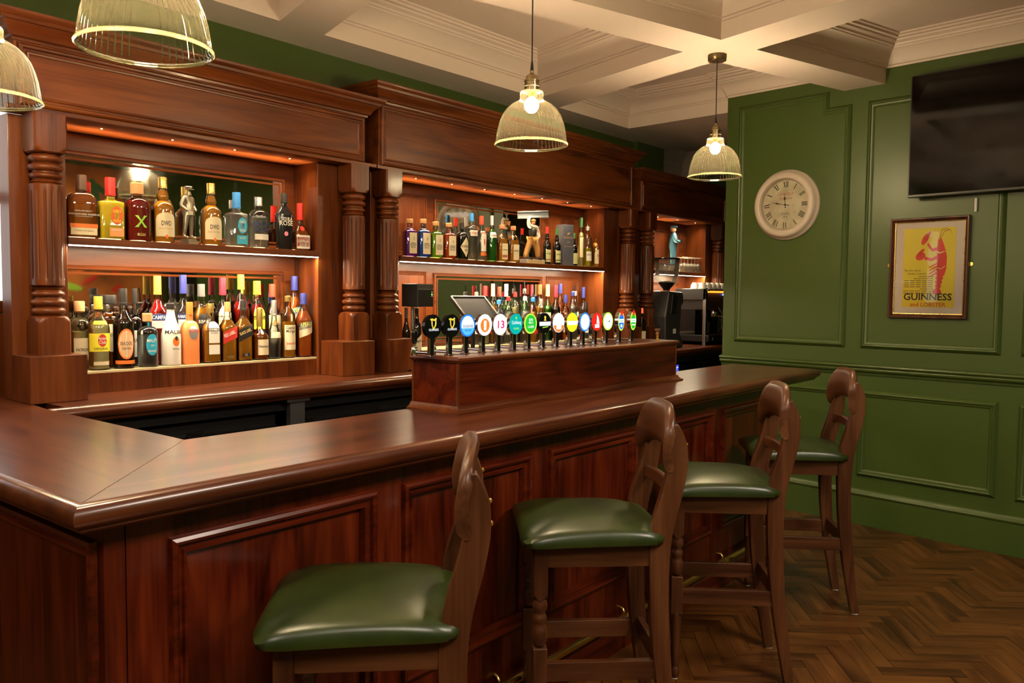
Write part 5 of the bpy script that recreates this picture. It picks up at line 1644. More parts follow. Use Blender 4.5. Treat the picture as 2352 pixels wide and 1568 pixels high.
PEWTER = plain('pewter', (0.36, 0.33, 0.27), 0.34, metal=0.9)
bp = aty(434, 556, YU)
hS = float(aty(434, 430, YU)[2]) - ZSH
t = thing('soldier_statuette', 'pewter statuette of a standing soldier in peaked cap', 'statuette', (float(bp[0]), YU, ZSH), math.radians(20))
MB().box(-.034, .034, -.028, .028, 0, .014).build('base', PEWTER, t, bevel=.002)
MB().box(-.029, .029, -.024, .024, .014, .027).build('plinth_step', PEWTER, t, bevel=.002)
k = (hS - .027) / 1.80
Z = lambda z: .027 + z * k
S = lambda r: r * k
V = [(0, 0, Z(.95)), (0, 0, Z(1.15)), (0, .01, Z(1.40)), (0, .01, Z(1.50)), (0, -.02 * k, Z(1.56)), (0, -.03 * k, Z(1.70)),
     (S(-.10), 0, Z(.90)), (S(-.14), S(.02), Z(.50)), (S(-.17), S(.06), Z(.08)), (S(-.17), S(-.14), Z(.04)),
     (S(.10), 0, Z(.90)), (S(.13), 0, Z(.50)), (S(.15), S(.02), Z(.08)), (S(.18), S(-.18), Z(.04)),
     (S(-.20), S(.02), Z(1.42)), (S(-.30), S(.06), Z(1.15)), (S(-.20), S(-.14), Z(.95)),
     (S(.20), S(.02), Z(1.42)), (S(.31), S(.05), Z(1.15)), (S(.22), S(-.15), Z(.98))]
E_ = [(0, 1), (1, 2), (2, 3), (3, 4), (4, 5), (0, 6), (6, 7), (7, 8), (8, 9), (0, 10), (10, 11), (11, 12), (12, 13), (2, 14), (14, 15), (15, 16), (2, 17), (17, 18), (18, 19)]
V = [(v[0], v[1] if abs(v[1]) < .02 else v[1], v[2]) for v in V]
rad = [.16, .14, .17, .07, .08, .085, .12, .085, .06, .05, .12, .085, .06, .05, .08, .065, .045, .08, .065, .045]
skin_figure('body', PEWTER, t, V, E_, [S(r) for r in rad])
MB().lathe([(S(.10), Z(1.70)), (S(.105), Z(1.74)), (S(.145), Z(1.80)), (S(.13), Z(1.825))], 20, (0, 0, 0)).build('peaked_cap', PEWTER, t, smooth=40)
MB().frame_prism([(-S(.10), 0), (S(.10), 0), (S(.07), -S(.14)), (-S(.07), -S(.14))], lambda a, b_, c_: (a, b_ - S(.05), Z(1.71) + c_), S(.02)).build('cap_peak', PEWTER, t)
MB().frame_prism(disc(S(.22), 0, 0, 1, 1), lambda a, b_, c_: (a, b_ * .85, Z(.83) + c_ * 1.0 + abs(a) * 0), S(.14)).build('tunic_skirt', PEWTER, t, smooth=40)

# workman carrying a girder
bp = aty(1221, 602, YU)
x0_, x1_ = aty(1196, 602, YU)[0], aty(1249, 602, YU)[0]
t = thing('workman_statuette', 'painted workman statuette carrying a grey girder overhead', 'statuette', ((x0_ + x1_) / 2, YU, ZSH), 0)
hw_ = (x1_ - x0_) / 2 * 0.82
ST = plain('statuette_base', (0.45, 0.42, 0.42), 0.4)
bs = MB().box(-hw_, hw_, -.03, .03, 0, .034).build('base', ST, t, bevel=.002)
MB().box(-hw_ * .9, hw_ * .95, -.0308, -.0302, .006, .028).build('name_plate', plain('plate_cream', (0.75, 0.62, 0.35), 0.4), bs)
lettering([('FOR STRENGTH', 0, .012, .010, hw_ * 1.6)], lambda x, z: (x, -.0313, z), plain('plate_ink', (0.5, 0.36, 0.05), 0.5), bs)
hF = float(aty(1221, 505, YU)[2]) - ZSH - .034
k = hF / 1.62
Z = lambda z: .034 + z * k
TRO = plain('tan_trousers', (0.55, 0.30, 0.09), 0.55); SKN = plain('painted_skin', (0.62, 0.34, 0.20), 0.5); VST = plain('dark_waistcoat', (0.02, 0.02, 0.02), 0.5); SHI = plain('white_shirt', (0.65, 0.58, 0.52), 0.5)
skin_figure('trousers', TRO, t, [(0, 0, Z(.86)), (S(-.13), S(.0), Z(.80)), (S(-.22), S(.10), Z(.42)), (S(-.34), S(.14), Z(.06)), (S(.13), 0, Z(.80)), (S(.24), S(-.06), Z(.42)), (S(.30), S(-.06), Z(.06))], [(0, 1), (1, 2), (2, 3), (0, 4), (4, 5), (5, 6)], [S(r) for r in (.17, .14, .12, .10, .14, .12, .10)])
skin_figure('torso', VST, t, [(0, 0, Z(.90)), (0, 0, Z(1.12)), (0, 0, Z(1.32))], [(0, 1), (1, 2)], [S(r) for r in (.17, .18, .19)])
skin_figure('arms', SHI, t, [(0, 0, Z(1.34)), (S(.24), 0, Z(1.34)), (S(.34), S(-.04), Z(1.10)), (S(.30), S(-.12), Z(.88)), (S(-.24), 0, Z(1.36)), (S(-.34), S(-.02), Z(1.58)), (S(-.20), S(-.02), Z(1.78))], [(0, 1), (1, 2), (2, 3), (0, 4), (4, 5), (5, 6)], [S(r) for r in (.10, .10, .07, .055, .10, .07, .055)])
hd = MB().sphere((0, 0, Z(1.52)), S(.12), 16, 12, (.9, 1, 1.15)).build('head', SKN, t, smooth=80)
MB().lathe([(S(.13), Z(1.57)), (S(.14), Z(1.60)), (S(.10), Z(1.66)), (S(.02), Z(1.68))], 16).build('flat_cap', TRO, hd, smooth=50)
for s_ in (-1, 1):
    MB().box(S(.13) * s_ + (S(.08) if s_ > 0 else -S(.26)) - S(.02), S(.13) * s_ + (S(.28) if s_ > 0 else -S(.10)), S(-.20), S(.08), Z(-.0), Z(.07)).build('boot', VST, t, bevel=.002)
GIR = plain('girder_grey', (0.22, 0.26, 0.31), 0.4)
gL, gH = .225, .050
IP = [(-.5, 0), (.5, 0), (.5, .16), (.10, .24), (.10, .76), (.5, .84), (.5, 1), (-.5, 1), (-.5, .84), (-.10, .76), (-.10, .24), (-.5, .16)]
gm = Matrix.Translation((-.005, -.005, Z(1.70))) @ Matrix.Rotation(math.radians(-40), 4, 'Z') @ Matrix.Rotation(math.radians(-3), 4, 'Y')
MB().frame_prism([(a * .030, b_ * gH) for a, b_ in IP], lambda a, b_, c_: tuple(gm @ Vector((c_ - gL / 2, a, b_))), gL).build('girder', GIR, t, bevel=.001)

# whiskey carton
ca, cb = aty(1287, 604, YU - .02), aty(1316, 604, YU - .02)
cz = float(aty(1300, 517, YU)[2]) - ZSH
cw = float(cb[0] - ca[0]) * .62
t = thing('whiskey_carton', 'tall grey whiskey carton with gold print between bottles', 'carton', (float((ca[0] + cb[0]) / 2), YU, ZSH), math.radians(-14))
bx = MB().box(-cw / 2, cw / 2, -cw * .42, cw * .42, 0, cz).build('carton_body', GREY, t, bevel=.001)
lettering([('REDBREAST', 0, cz * .66, cz * .055, cw * .9), ('21', 0, cz * .55, cz * .06, cw * .26), ('IRISH WHISKEY', 0, cz * .46, cz * .025, cw * .8)], lambda x, z: (x, -cw * .42 - .0006, z), plain('carton_gold', (0.75, 0.42, 0.20), 0.4, metal=.4), bx)
MB().frame_prism([(-.10 * cw, .80 * cz), (.22 * cw, .82 * cz), (.05 * cw, .76 * cz), (-.12 * cw, .75 * cz)], lambda a, b_, c_: (a, -cw * .42 - c_, b_), .0005).build('bird_mark', MATS['carton_gold'], bx)

# ---- till screen, printer box and clutter on the back counter behind the taps
p = aty(1092, 710, 3.44)
t = thing('till_screen', 'tilted flat till screen seen from behind the taps', 'screen', (float(p[0]), 3.44, BZ))
hT = float(p[2]) - BZ
TM = Matrix.Translation((0, 0, hT)) @ Matrix.Rotation(math.radians(-46), 4, 'X')
MB().obox(TM, -.155, .155, -.010, .010, -.10, .10).build('screen_back', plain('screen_shell', (0.008, 0.006, 0.007), 0.7, spec=0.15), t, bevel=.004)
MB().sweep([(0, 0), (.004, 0), (.004, .006), (0, .006)], [tuple(TM @ Vector(q)) for q in ((-.153, -.0115, -.098), (.153, -.0115, -.098), (.153, -.0115, .098), (-.153, -.0115, .098))], up=tuple(TM.to_3x3() @ Vector((0, -1, 0))), closed=True).build('edge_trim', SILVER, t)
MB().tube([(0, .02, 0), (0, .02, hT * .6), (0, 0, hT)], .014, 12).build('stand', BLACK, t, smooth=50)
MB().lathe([(.09, 0), (.09, .010), (.03, .016)], 28).build('base', BLACK, t, smooth=40)
pa, pb = aty(930, 660, 3.36), aty(996, 656, 3.36)
zt_, zb_ = float(aty(975, 652, 3.36)[2]), float(aty(975, 704, 3.36)[2])
wx = float(pb[0] - pa[0]) * .55
t = thing('receipt_printer', 'black box printer with silver top strip on a slim post', 'printer', (float(aty(962, 680, 3.36)[0]), 3.36, BZ))
bx = MB().box(-wx / 2, wx / 2, -.055, .075, zb_ - BZ, zt_ - BZ).build('case', BLACK, t, bevel=.004)
MB().box(-wx / 2 + .004, wx / 2 - .004, -.0565, -.0552, zt_ - BZ - .028, zt_ - BZ - .004).build('paper_slot', plain('printer_top', (0.05, 0.05, 0.05), 0.2), bx)
MB().box(-wx / 2 + .002, wx / 2 - .002, -.057, -.0552, zt_ - BZ - .032, zt_ - BZ - .029).build('silver_strip', SILVER, bx)
MB().box(-wx / 2 + .002, wx / 2 - .002, -.057, -.0552, zt_ - BZ - .003, zt_ - BZ).build('silver_strip', SILVER, bx)
for zz, mt in ((.045, PAPER), (.058, emit('green_led', (0.1, 1, 0.1), 2.0, False)), (.068, PAPER)):
    MB().lathe([(.004, 0), (.004, .002)], 12).build('button', mt, bx, M=Matrix.Translation((wx / 2 - .014, -.055, zt_ - BZ - zz)) @ Matrix.Rotation(PI / 2, 4, 'X'))
MB().tube([(0, .05, 0), (0, .05, zb_ - BZ + .01)], .010, 10).build('post', STEEL, t, smooth=50)
MB().box(-.05, .05, 0, .09, 0, .008).build('foot', BLACK, t, bevel=.002)
for k, (cx_, w_, h_, lb) in enumerate(((1068, .075, .062, 'black till drawer block behind the third tap'), (1098, .10, .050, 'low black terminal with grey keys behind the fourth tap'), (1135, .08, .052, 'low black terminal behind the thirteen tap'), (1158, .05, .070, 'small black caddy with cream card behind the taps'))):
    q = aty(cx_, 780, 3.295)
    t = thing('payment_terminal', lb, 'terminal', (float(q[0]), 3.295, BZ), math.radians(4 * k))
    b_ = MB().frame_prism([(-.05, 0), (.05, 0), (.05, h_), (-.03, h_ * 1.4), (-.05, h_ * 1.3)], lambda a, b_, c_: (c_ - w_ / 2, a, b_), w_).build('case', BLACK, t, bevel=.003)
    MB().frame_prism([(-.028, h_ * 1.41), (.048, h_ * 1.03), (.048, h_ * 1.03 + .002), (-.028, h_ * 1.41 + .002)], lambda a, b_, c_: (c_ - w_ * .4, a, b_), w_ * .8).build('key_panel', plain('grey_keys', (0.25, 0.24, 0.24), 0.4), b_)
# front face card
# ---- coffee station
p = aty(1530, 700, 3.42)
gx = float(p[0])
ztop = float(aty(1530, 592, 3.42)[2])
zbowl = float(aty(1530, 668, 3.42)[2])
t = thing('coffee_grinder', 'black coffee grinder with clear bean hopper', 'grinder', (gx, 3.42, BZ))
H1 = zbowl - BZ
w_ = .17
MB().frame_prism([(-.15, 0), (.16, 0), (.16, .05), (.10, .12), (.12, H1 * .74), (.16, H1 * .80), (.14, H1 - .01), (-.10, H1), (-.16, H1 * .55), (-.15, .05)], lambda a, b_, c_: (a, c_ - w_ / 2, b_), w_).build('body', plain('grinder_shell', (0.035, 0.033, 0.033), 0.35), t, bevel=.012)
MB().frame_prism([(-.08, H1 * .60), (.02, H1 * .60), (.04, H1 * .92), (-.05, H1 * .95)], lambda a, b_, c_: (a, -w_ / 2 - c_, b_), .006).build('side_panel', BLACK, t, bevel=.002)
hp = MB().lathe([(.028, H1), (.030, H1 + .015), (.045, H1 + .03), (.080, H1 + .075), (.100, H1 + .14), (.104, ztop - BZ - .012)], 36, cap=False).build('hopper', glass_thin('hopper_glass', (.95, .95, .93), .3, .06, diffuse=.10, dcol=(1, .97, .9)), t, smooth=60)
MB().lathe([(.108, ztop - BZ - .014), (.110, ztop - BZ - .004), (.104, ztop - BZ)], 36).build('hopper_lid', BLACKG, hp, smooth=40)
MB().lathe([(.024, H1 + .002), (.040, H1 + .03), (.072, H1 + .072), (.03, H1 + .085)], 28).build('coffee_beans', plain('roast_beans', (0.03, 0.014, 0.007), 0.5), hp, smooth=40)
MB().box(.16, .20, -.03, .03, .10, .15).build('portafilter_fork', CHROME, t, bevel=.004)
MB().box(-.03, .02, -w_ / 2 - .002, -w_ / 2 - .0005, .12, .16).build('barcode_sticker', PAPER, t)
MB().lathe([(.030, 0), (.033, .05), (.030, .10)], 20, (.19, 0, 0.002)).build('grounds_cup', STEEL, t, smooth=50)

p = aty(1640, 720, 3.40)
mx = float(p[0])
t = thing('espresso_machine', 'black and chrome espresso machine stacked with white cups', 'coffee machine', (mx, 3.43, BZ))
zt_ = float(aty(1630, 663, 3.30)[2]) - BZ
B = lambda mb, n, mat, **k: mb.build(n, mat, t, **k)
for xx in (-.38, .34):
    B(MB().box(xx, xx + .035, -.13, -.10, 0, zt_), 'leg_panel', STEEL, bevel=.004)
    B(MB().box(xx, xx + .035, -.13, .17, zt_ - .10, zt_), 'side_panel', BLACK, bevel=.004)
B(MB().box(-.36, .37, -.10, .17, zt_ - .19, zt_ - .02), 'boiler_housing', BLACK, bevel=.012)
B(MB().box(-.36, .37, -.02, .17, .04, zt_ - .19), 'back_plate', BLACKG, bevel=.004)
B(MB().box(-.37, .37, -.16, .16, .03, .09), 'drip_tray', plain('tray_dark', (0.03, 0.03, 0.03), 0.25, metal=.5), bevel=.006)
B(MB().box(-.37, .37, -.14, .17, zt_ - .02, zt_ - .005), 'cup_rail', STEEL, bevel=.003)
B(MB().box(-.30, .36, -.145, -.10, zt_ - .034, zt_ - .022), 'glow_strip', emit('orange_glow', (1.0, 0.25, 0.02), 1.6, False))
for xx in (.02, .22):
    B(MB().box(xx, xx + .06, -.112, -.101, zt_ - .058, zt_ - .044), 'display', emit('blue_display', (0.25, 0.35, 1.0), 1.6, False))
for xx in (-.20, .02, .24):
    gr = B(MB().lathe([(.034, 0), (.036, .02), (.036, .05), (.030, .06)], 24, (xx, -.12, zt_ - .25)), 'group_head', CHROME, smooth=40)
    MB().tube([(xx, -.15, zt_ - .245), (xx, -.27, zt_ - .27)], [.009, .013], 12).build('portafilter', BLACK, gr, smooth=50)
    MB().tube([(xx + .07, -.13, zt_ - .16), (xx + .08, -.16, zt_ - .22), (xx + .08, -.16, .14)], .005, 8).build('steam_wand', CHROME, gr, smooth=50)
B(MB().box(-.30, -.29, -.161, -.1605, .045, .07), 'badge', PAPER)
B(MB().box(.10, .16, -.1615, -.1602, .045, .065), 'badge', CREAM)
# upturned white cups on its rail
CUP = plain('white_china', (0.80, 0.77, 0.72), 0.2)
ct = BZ + zt_ - .004
n_ = 0
for row in range(2):
    for c in range(7 - row):
        cxx = mx - .30 + c * .095 + row * .045
        cyy = 3.43 - .06 + row * .10
        t = thing('coffee_cup', ('front' if row == 0 else 'back') + ' row upturned white cup on the espresso machine, ' + ('first', 'second', 'third', 'fourth', 'fifth', 'sixth', 'seventh')[c] + ' from the left', 'cup', (cxx, cyy, ct), -PI / 2 + random.uniform(-.25, .25), 'white cups on the espresso machine')
        MB().lathe([(.042, 0), (.0415, .008), (.036, .035), (.026, .055), (.022, .060)], 20).build('bowl', CUP, t, smooth=50)
        MB().tube([(.038, 0, .018), (.058, 0, .020), (.060, 0, .038), (.033, 0, .044)], .004, 8).build('handle', CUP, t, smooth=50)
# steel milk jug and knock box
t = thing('milk_jug', 'small steel milk jug on the espresso drip tray', 'jug', (mx + .12, 3.32, BZ + .0905))
MB().lathe([(.036, 0), (.038, .02), (.036, .06), (.030, .09), (.032, .11)], 24, cap=True).build('body', STEEL, t, smooth=50)
MB().tube([(-.034, 0, .03), (-.062, 0, .035), (-.060, 0, .085), (-.031, 0, .092)], .005, 8).build('handle', STEEL, t, smooth=50)
# stemmed glasses on the right display shelf
for row in range(2):
    for c in range(7):
        gx_ = float(aty(1566 + c * 8.0, 610, 3.64)[0]) + row * .03
        t = thing('wine_glass', 'upturned clear glass on the right shelf, ' + ('front', 'back')[row] + ' row ' + ('first', 'second', 'third', 'fourth', 'fifth', 'sixth', 'seventh')[c] + ' from the left', 'glass', (gx_, (3.615, 3.700)[row], ZSH), 0, 'upturned glasses on the right shelf')
        MB().lathe([(.026, 0), (.031, .02), (.033, .05), (.026, .075), (.008, .088)], 20, cap=False).build('bowl', glass_thin('table_glass', (.96, .96, .95), .4, .12, diffuse=.16, dcol=(1, .97, .92)), t, smooth=60)
        MB().lathe([(.008, .088), (.0035, .10), (.0035, .135), (.028, .141), (.030, .143)], 20).build('stem', MATS['table_glass'], t, smooth=50)
# cups and saucers on the left of that shelf
for c in range(3):
    gx_ = float(aty(1514 + c * 13, 612, 3.61)[0])
    t = thing('saucer_cup', 'white cup on saucer on the right shelf, ' + ('nearest the column', 'middle of three', 'beside the glasses')[c], 'cup', (gx_, 3.61, ZSH), 0, 'white cups on the right shelf')
    MB().lathe([(.030, 0), (.055, .006), (.056, .008), (.03, .006)], 24).build('saucer', CUP, t, smooth=50)
    MB().lathe([(.020, .007), (.030, .02), (.040, .055), (.041, .060)], 22).build('cup', CUP, t, smooth=50)
    MB().lathe([(.0415, .056), (.0425, .060), (.0415, .064)], 22).build('blue_rim', NAVY, t, smooth=50)
# blue workman statuette on the right shelf
p = aty(1545, 600, 3.705)
hB = float(aty(1545, 517, 3.705)[2]) - ZSH
t = thing('blue_statuette', 'painted statuette of a man in blue overalls and cap', 'statuette', (float(p[0]), 3.705, ZSH), math.radians(35))
MB().lathe([(.040, 0), (.040, .02), (.034, .026)], 24).build('base', BLACK, t, smooth=40)
k = (hB - .026) / 1.72
S = lambda r: r * k
Z = lambda z: .026 + z * k
DEN = plain('denim_paint', (0.06, 0.20, 0.34), 0.5)
skin_figure('overalls', DEN, t, [(0, 0, Z(.86)), (0, 0, Z(1.1)), (0, 0, Z(1.36)), (S(-.11), 0, Z(.80)), (S(-.13), 0, Z(.4)), (S(-.14), S(-.04), Z(.05)), (S(.11), 0, Z(.80)), (S(.13), 0, Z(.4)), (S(.15), S(-.04), Z(.05)), (S(-.20), 0, Z(1.36)), (S(-.28), S(-.06), Z(1.08)), (S(-.10), S(-.26), Z(1.08)), (S(.20), 0, Z(1.36)), (S(.28), S(-.06), Z(1.08)), (S(.10), S(-.26), Z(1.08))],
            [(0, 1), (1, 2), (0, 3), (3, 4), (4, 5), (0, 6), (6, 7), (7, 8), (2, 9), (9, 10), (10, 11), (2, 12), (12, 13), (13, 14)], [S(r) for r in (.20, .19, .18, .14, .12, .12, .14, .12, .12, .10, .08, .055, .10, .08, .055)])
hd = MB().sphere((0, 0, Z(1.57)), S(.12), 16, 12, (.9, 1, 1.15)).build('head', SKN, t, smooth=80)
MB().lathe([(S(.13), Z(1.62)), (S(.15), Z(1.66)), (S(.12), Z(1.71)), (S(.02), Z(1.72))], 18, (0, -S(.02), 0)).build('flat_cap', DEN, hd, smooth=50)
MB().lathe([(S(.06), 0), (S(.065), S(.16))], 14, (0, -S(.30), Z(1.03))).build('held_mug', BLACK, t, smooth=40)
# dark plant behind the column on the right shelf
t = thing('large_bottle', 'large dark speckled bottle half hidden by the far column', 'bottle', (float(aty(1490, 600, 3.70)[0]), 3.70, ZSH))
MB().lathe([(.04, 0), (.048, .02), (.052, .12), (.040, .20), (.026, .25), (.018, .30)], 28).build('body', plain('speckled_glass', (0.01, 0.018, 0.01), 0.12), t, smooth=60)
MB().lathe([(.019, .296), (.021, .33), (.018, .335)], 18).build('cap', BLKL, t, smooth=40)
# glass washer with a lit blue display under the back counter
q = aty(1556, 846, 3.305)
t = thing('glass_washer', 'black under-counter glass washer with small lit blue display', 'machine', (6.30, 3.55, 0))
MB().box(-.35, .33, -.22, .24, 0.02, .93).build('body', BLACK, t, bevel=.004)
dz, dx = float(q[2]), float(q[0]) - 6.30
pn = MB().box(-.34, .32, -.240, -.2205, .62, .92).build('control_panel', BLACKG, t, bevel=.002)
MB().box(-.34, .32, -.240, -.2205, .06, .61).build('door', STEEL, t, bevel=.004)
MB().box(dx - .10, dx + .025, -.2415, -.2402, dz - .035, dz + .030).build('display', emit('card_blue', (0.03, 0.06, 0.85), 1.0, False), pn)
for zz, ww in ((.020, .014), (.006, .07), (-.008, .045)):
    MB().box(dx - .05, dx - .05 + ww, -.2422, -.2416, dz + zz, dz + zz + .006).build('text_line', emit('card_white', (0.8, 0.85, 1.0), 1.0, False), pn)

# chrome spigot stub at the right end of the tap box
t = thing('bar_spigot', 'small chrome spigot standing at the right end of the tap box', 'spigot', (TX1 - .09, YT - .02, TZ))
MB().lathe([(.012, 0), (.012, .004), (.007, .008), (.007, .030), (.010, .034), (.010, .040)], 18).build('stem', BRASS, t, smooth=40)
MB().lathe([(.006, .039), (.009, .046), (.017, .056), (.018, .060), (.004, .062)], 18).build('cap', CHROME, t, smooth=40)
# ================================================================== CLOCK WALL
def WM(s, z, t=0.0):
    """matrix: local x along the wall to the right as seen from the room, z up, -y out of the wall"""
    o = Vector(WP(s, z, t))
    M = Matrix.Identity(4)
    ex, ey = -WS, -WN
    for i in range(3):
        M[i][0], M[i][1], M[i][2], M[i][3] = ex[i], ey[i], (0, 0, 1)[i], o[i]
    return M


def wthing(name, label, cat, s, z):
    t = thing(name, label, cat)
    t.matrix_world = WM(s, z)
    return t


# ---- clock
cs, cz = sz(1808, 471)
t = wthing('wall_clock', 'round white station clock with roman numerals on the green wall', 'clock', cs, cz)
OFFW = plain('aged_white', (0.68, 0.58, 0.50), 0.45)
RXM = Matrix.Rotation(PI / 2, 4, 'X')       # lathe axis z -> out of the wall (-y)
RC = 0.245
MB().lathe([(RC, 0), (RC, .012), (RC - .004, .020), (RC - .012, .026), (RC - .016, .040), (RC - .022, .055), (RC - .032, .064), (RC - .050, .066), (RC - .062, .060), (RC - .068, .046), (RC - .070, .036), (RC - .0705, .022), (0.001, .022)], 72).build('case', OFFW, t, M=RXM, smooth=40)
def dialmat():
    mt, nt, N, L, b = newmat('clock_dial')
    tc = N.new('ShaderNodeTexCoord'); n = N.new('ShaderNodeTexNoise'); n.inputs['Scale'].default_value = 14; n.inputs['Detail'].default_value = 5
    L.new(tc.outputs['Object'], n.inputs['Vector'])
    cr = N.new('ShaderNodeValToRGB'); cr.color_ramp.elements[0].color = (0.52, 0.45, 0.30, 1); cr.color_ramp.elements[1].color = (0.70, 0.63, 0.48, 1)
    cr.color_ramp.elements[0].position = .3; cr.color_ramp.elements[1].position = .6
    L.new(n.outputs['Fac'], cr.inputs[0]); L.new(cr.outputs[0], b.inputs['Base Color']); setp(b, rough=.5)
    return mt
dl = MB().lathe([(.1755, .0222), (.1755, .0250), (.001, .0250)], 64).build('dial', dialmat(), t, M=RXM)
D = lambda x, z: (x, -.0256, z)
ring = MB()
for k in range(60):
    a0, a1 = 2 * PI * k / 60, 2 * PI * (k + 1) / 60
    ring.add([D(.170 * math.sin(a0), .170 * math.cos(a0)), D(.1715 * math.sin(a0), .1715 * math.cos(a0)), D(.1715 * math.sin(a1), .1715 * math.cos(a1)), D(.170 * math.sin(a1), .170 * math.cos(a1))], [(0, 1, 2, 3)])
ring.build('minute_ring', INK, dl)
def numeral(strokes, pos):
    """roman numeral made of strokes, standing radially, feet to the centre"""
    a = 2 * PI * pos / 12
    mb = MB()
    r0, r1 = .120, .163
    wtot = sum({'I': .010, 'V': .020, 'X': .020}[c] for c in strokes)
    x = -wtot / 2
    def quad(xa, xb, wa, wb):
        P = [(xa - wa / 2, r0), (xa + wa / 2, r0), (xb + wb / 2, r1), (xb - wb / 2, r1)]
        mb.add([D(px * math.cos(a) + pr * math.sin(a), -px * math.sin(a) + pr * math.cos(a)) for px, pr in P], [(0, 1, 2, 3)])
    for c in strokes:
        if c == 'I':
            quad(x + .005, x + .005, .0052, .0052); x += .010
        elif c == 'V':
            quad(x + .010, x + .004, .0030, .0058); quad(x + .010, x + .016, .0020, .0022); x += .020
        else:
            quad(x + .016, x + .004, .0058, .0058); quad(x + .004, x + .016, .0020, .0020); x += .020
    mb.build('numeral', INK, dl)
for k, s_ in enumerate(('XII', 'I', 'II', 'III', 'IIII', 'V', 'VI', 'VII', 'VIII', 'IX', 'X', 'XI')):
    numeral(s_, k)
lettering([('CONNOLLY', 0, .066, .020, .125), ('STATION', 0, .036, .016, .090)], lambda x, z: (x, -.0258, z), plain('clock_red', (0.48, 0.09, 0.04), 0.6), dl)
lettering([('Dublin', 0, -.068, .017, .062), ('1844', 0, -.089, .011, .034)], lambda x, z: (x, -.0258, z), plain('clock_grey', (0.10, 0.08, 0.06), 0.6), dl)
def hand(ang, ln, w_, lvl):
    mb = MB()
    P = [(-.0012, 0), (.0012, 0), (.0020, ln * .45), (w_, ln * .58), (.0016, ln * .72), (.0004, ln), (-.0004, ln), (-.0016, ln * .72), (-w_, ln * .58), (-.0020, ln * .45)]
    mb.frame_prism([(x * math.cos(ang) + r * math.sin(ang), -x * math.sin(ang) + r * math.cos(ang)) for x, r in P], lambda a, b_, c_: (a, -lvl - c_, b_), .001)
    Q = [(-.0014, 0), (.0014, 0), (.0014, -ln * .22), (-.0014, -ln * .22)]
    mb.frame_prism([(x * math.cos(ang) + r * math.sin(ang), -x * math.sin(ang) + r * math.cos(ang)) for x, r in Q], lambda a, b_, c_: (a, -lvl - c_, b_), .001)
    e = -ln * .24
    mb.frame_prism([(e * math.sin(ang) + x, e * math.cos(ang) + z) for x, z in disc(.0042)], lambda a, b_, c_: (a, -lvl - c_, b_), .001)
    return mb
hand(math.radians(-4), .075, .0072, .029).build('hour_hand', INK, dl)
hand(math.radians(-79), .108, .0055, .031).build('minute_hand', INK, dl)
MB().lathe([(.006, .0255), (.006, .034), (.003, .035)], 16).build('hand_boss', INK, dl, M=RXM)
MB().lathe([(.1748, .045), (.1748, .0465), (.001, .0465)], 48, cap=False).build('glass', glass_thin('picture_glass', (1, 1, 1), .22, .03), t, M=RXM)

# ---- framed poster
pa = [sz(*q) for q in ((2052, 504), (2232, 493), (2222, 733), (2040, 729))]
ps = (pa[0][0] + pa[1][0] + pa[2][0] + pa[3][0]) / 4
pz = (pa[0][1] + pa[1][1] + pa[2][1] + pa[3][1]) / 4
pw2 = (pa[0][0] - pa[1][0] + pa[3][0] - pa[2][0]) / 4
ph2 = (pa[0][1] - pa[3][1] + pa[1][1] - pa[2][1]) / 4
t = wthing('framed_poster', 'framed yellow stout poster with red lobster on the green wall', 'picture', ps, pz)
FR = wood('frame_walnut', (0.040, 0.014, 0.007), (0.085, 0.030, 0.014), (0.13, 0.05, 0.024), 'z', rough=.3)
fw_ = .026
prof = [(0, .004), (0, .026), (.004, .030), (.010, .030), (.018, .022), (.022, .014), (fw_, .012), (fw_, .004)]
PP = [(-pw2, 0, -ph2), (-pw2, 0, ph2), (pw2, 0, ph2), (pw2, 0, -ph2)]
MB().sweep(prof, PP, up=(0, -1, 0), closed=True).build('frame', FR, t, smooth=35)
i_ = fw_
MB().sweep([(0, .004), (0, .0135), (.004, .0125), (.005, .004)], [(-pw2 + i_, 0, -ph2 + i_), (-pw2 + i_, 0, ph2 - i_), (pw2 - i_, 0, ph2 - i_), (pw2 - i_, 0, -ph2 + i_)], up=(0, -1, 0), closed=True).build('gold_slip', GOLD, t)
MB().box(-pw2 + i_, pw2 - i_, -.006, -.002, -ph2 + i_, ph2 - i_).build('mount', plain('mount_card', (0.72, 0.60, 0.52), 0.6), t)
qw, qh0, qh1 = pw2 * .66, -ph2 * .78, ph2 * .79
po = MB().box(-qw, qw, -.0075, -.006, qh0, qh1).build('print', plain('poster_yellow', (0.80, 0.62, 0.03), 0.5), t)
LV = lambda lv: (lambda a, b_, c_: (a * qw, -.0076 - .0003 * lv - c_, qh0 + (qh1 - qh0) * b_))
def art(polys, lv, mat, name='lobster_shape'):
    mb = MB()
    for p in polys:
        mb.frame_prism(p, LV(lv), .0002)
    return mb.build(name, mat, po)
LRED = plain('lobster_red', (0.72, 0.035, 0.015), 0.5)
def blob(cx, cy, rx, ry, an=0, n=20):
    return [(cx + rx * math.cos(q) * math.cos(an) - ry * math.sin(q) * math.sin(an), cy + (rx * math.cos(q) * math.sin(an) + ry * math.sin(q) * math.cos(an)) * .62) for q in [2 * PI * k / n for k in range(n)]]
def strip(pts, ws):
    L_, R_ = [], []
    for i, (x, y) in enumerate(pts):
        x1, y1 = pts[min(i + 1, len(pts) - 1)]; x0, y0 = pts[max(i - 1, 0)]
        dx, dy = x1 - x0, (y1 - y0) / .62
        l = math.hypot(dx, dy) or 1
        nx, ny = -dy / l, dx / l
        L_.append((x + nx * ws[i], y + ny * ws[i] * .62)); R_.append((x - nx * ws[i], y - ny * ws[i] * .62))
    return L_ + R_[::-1]
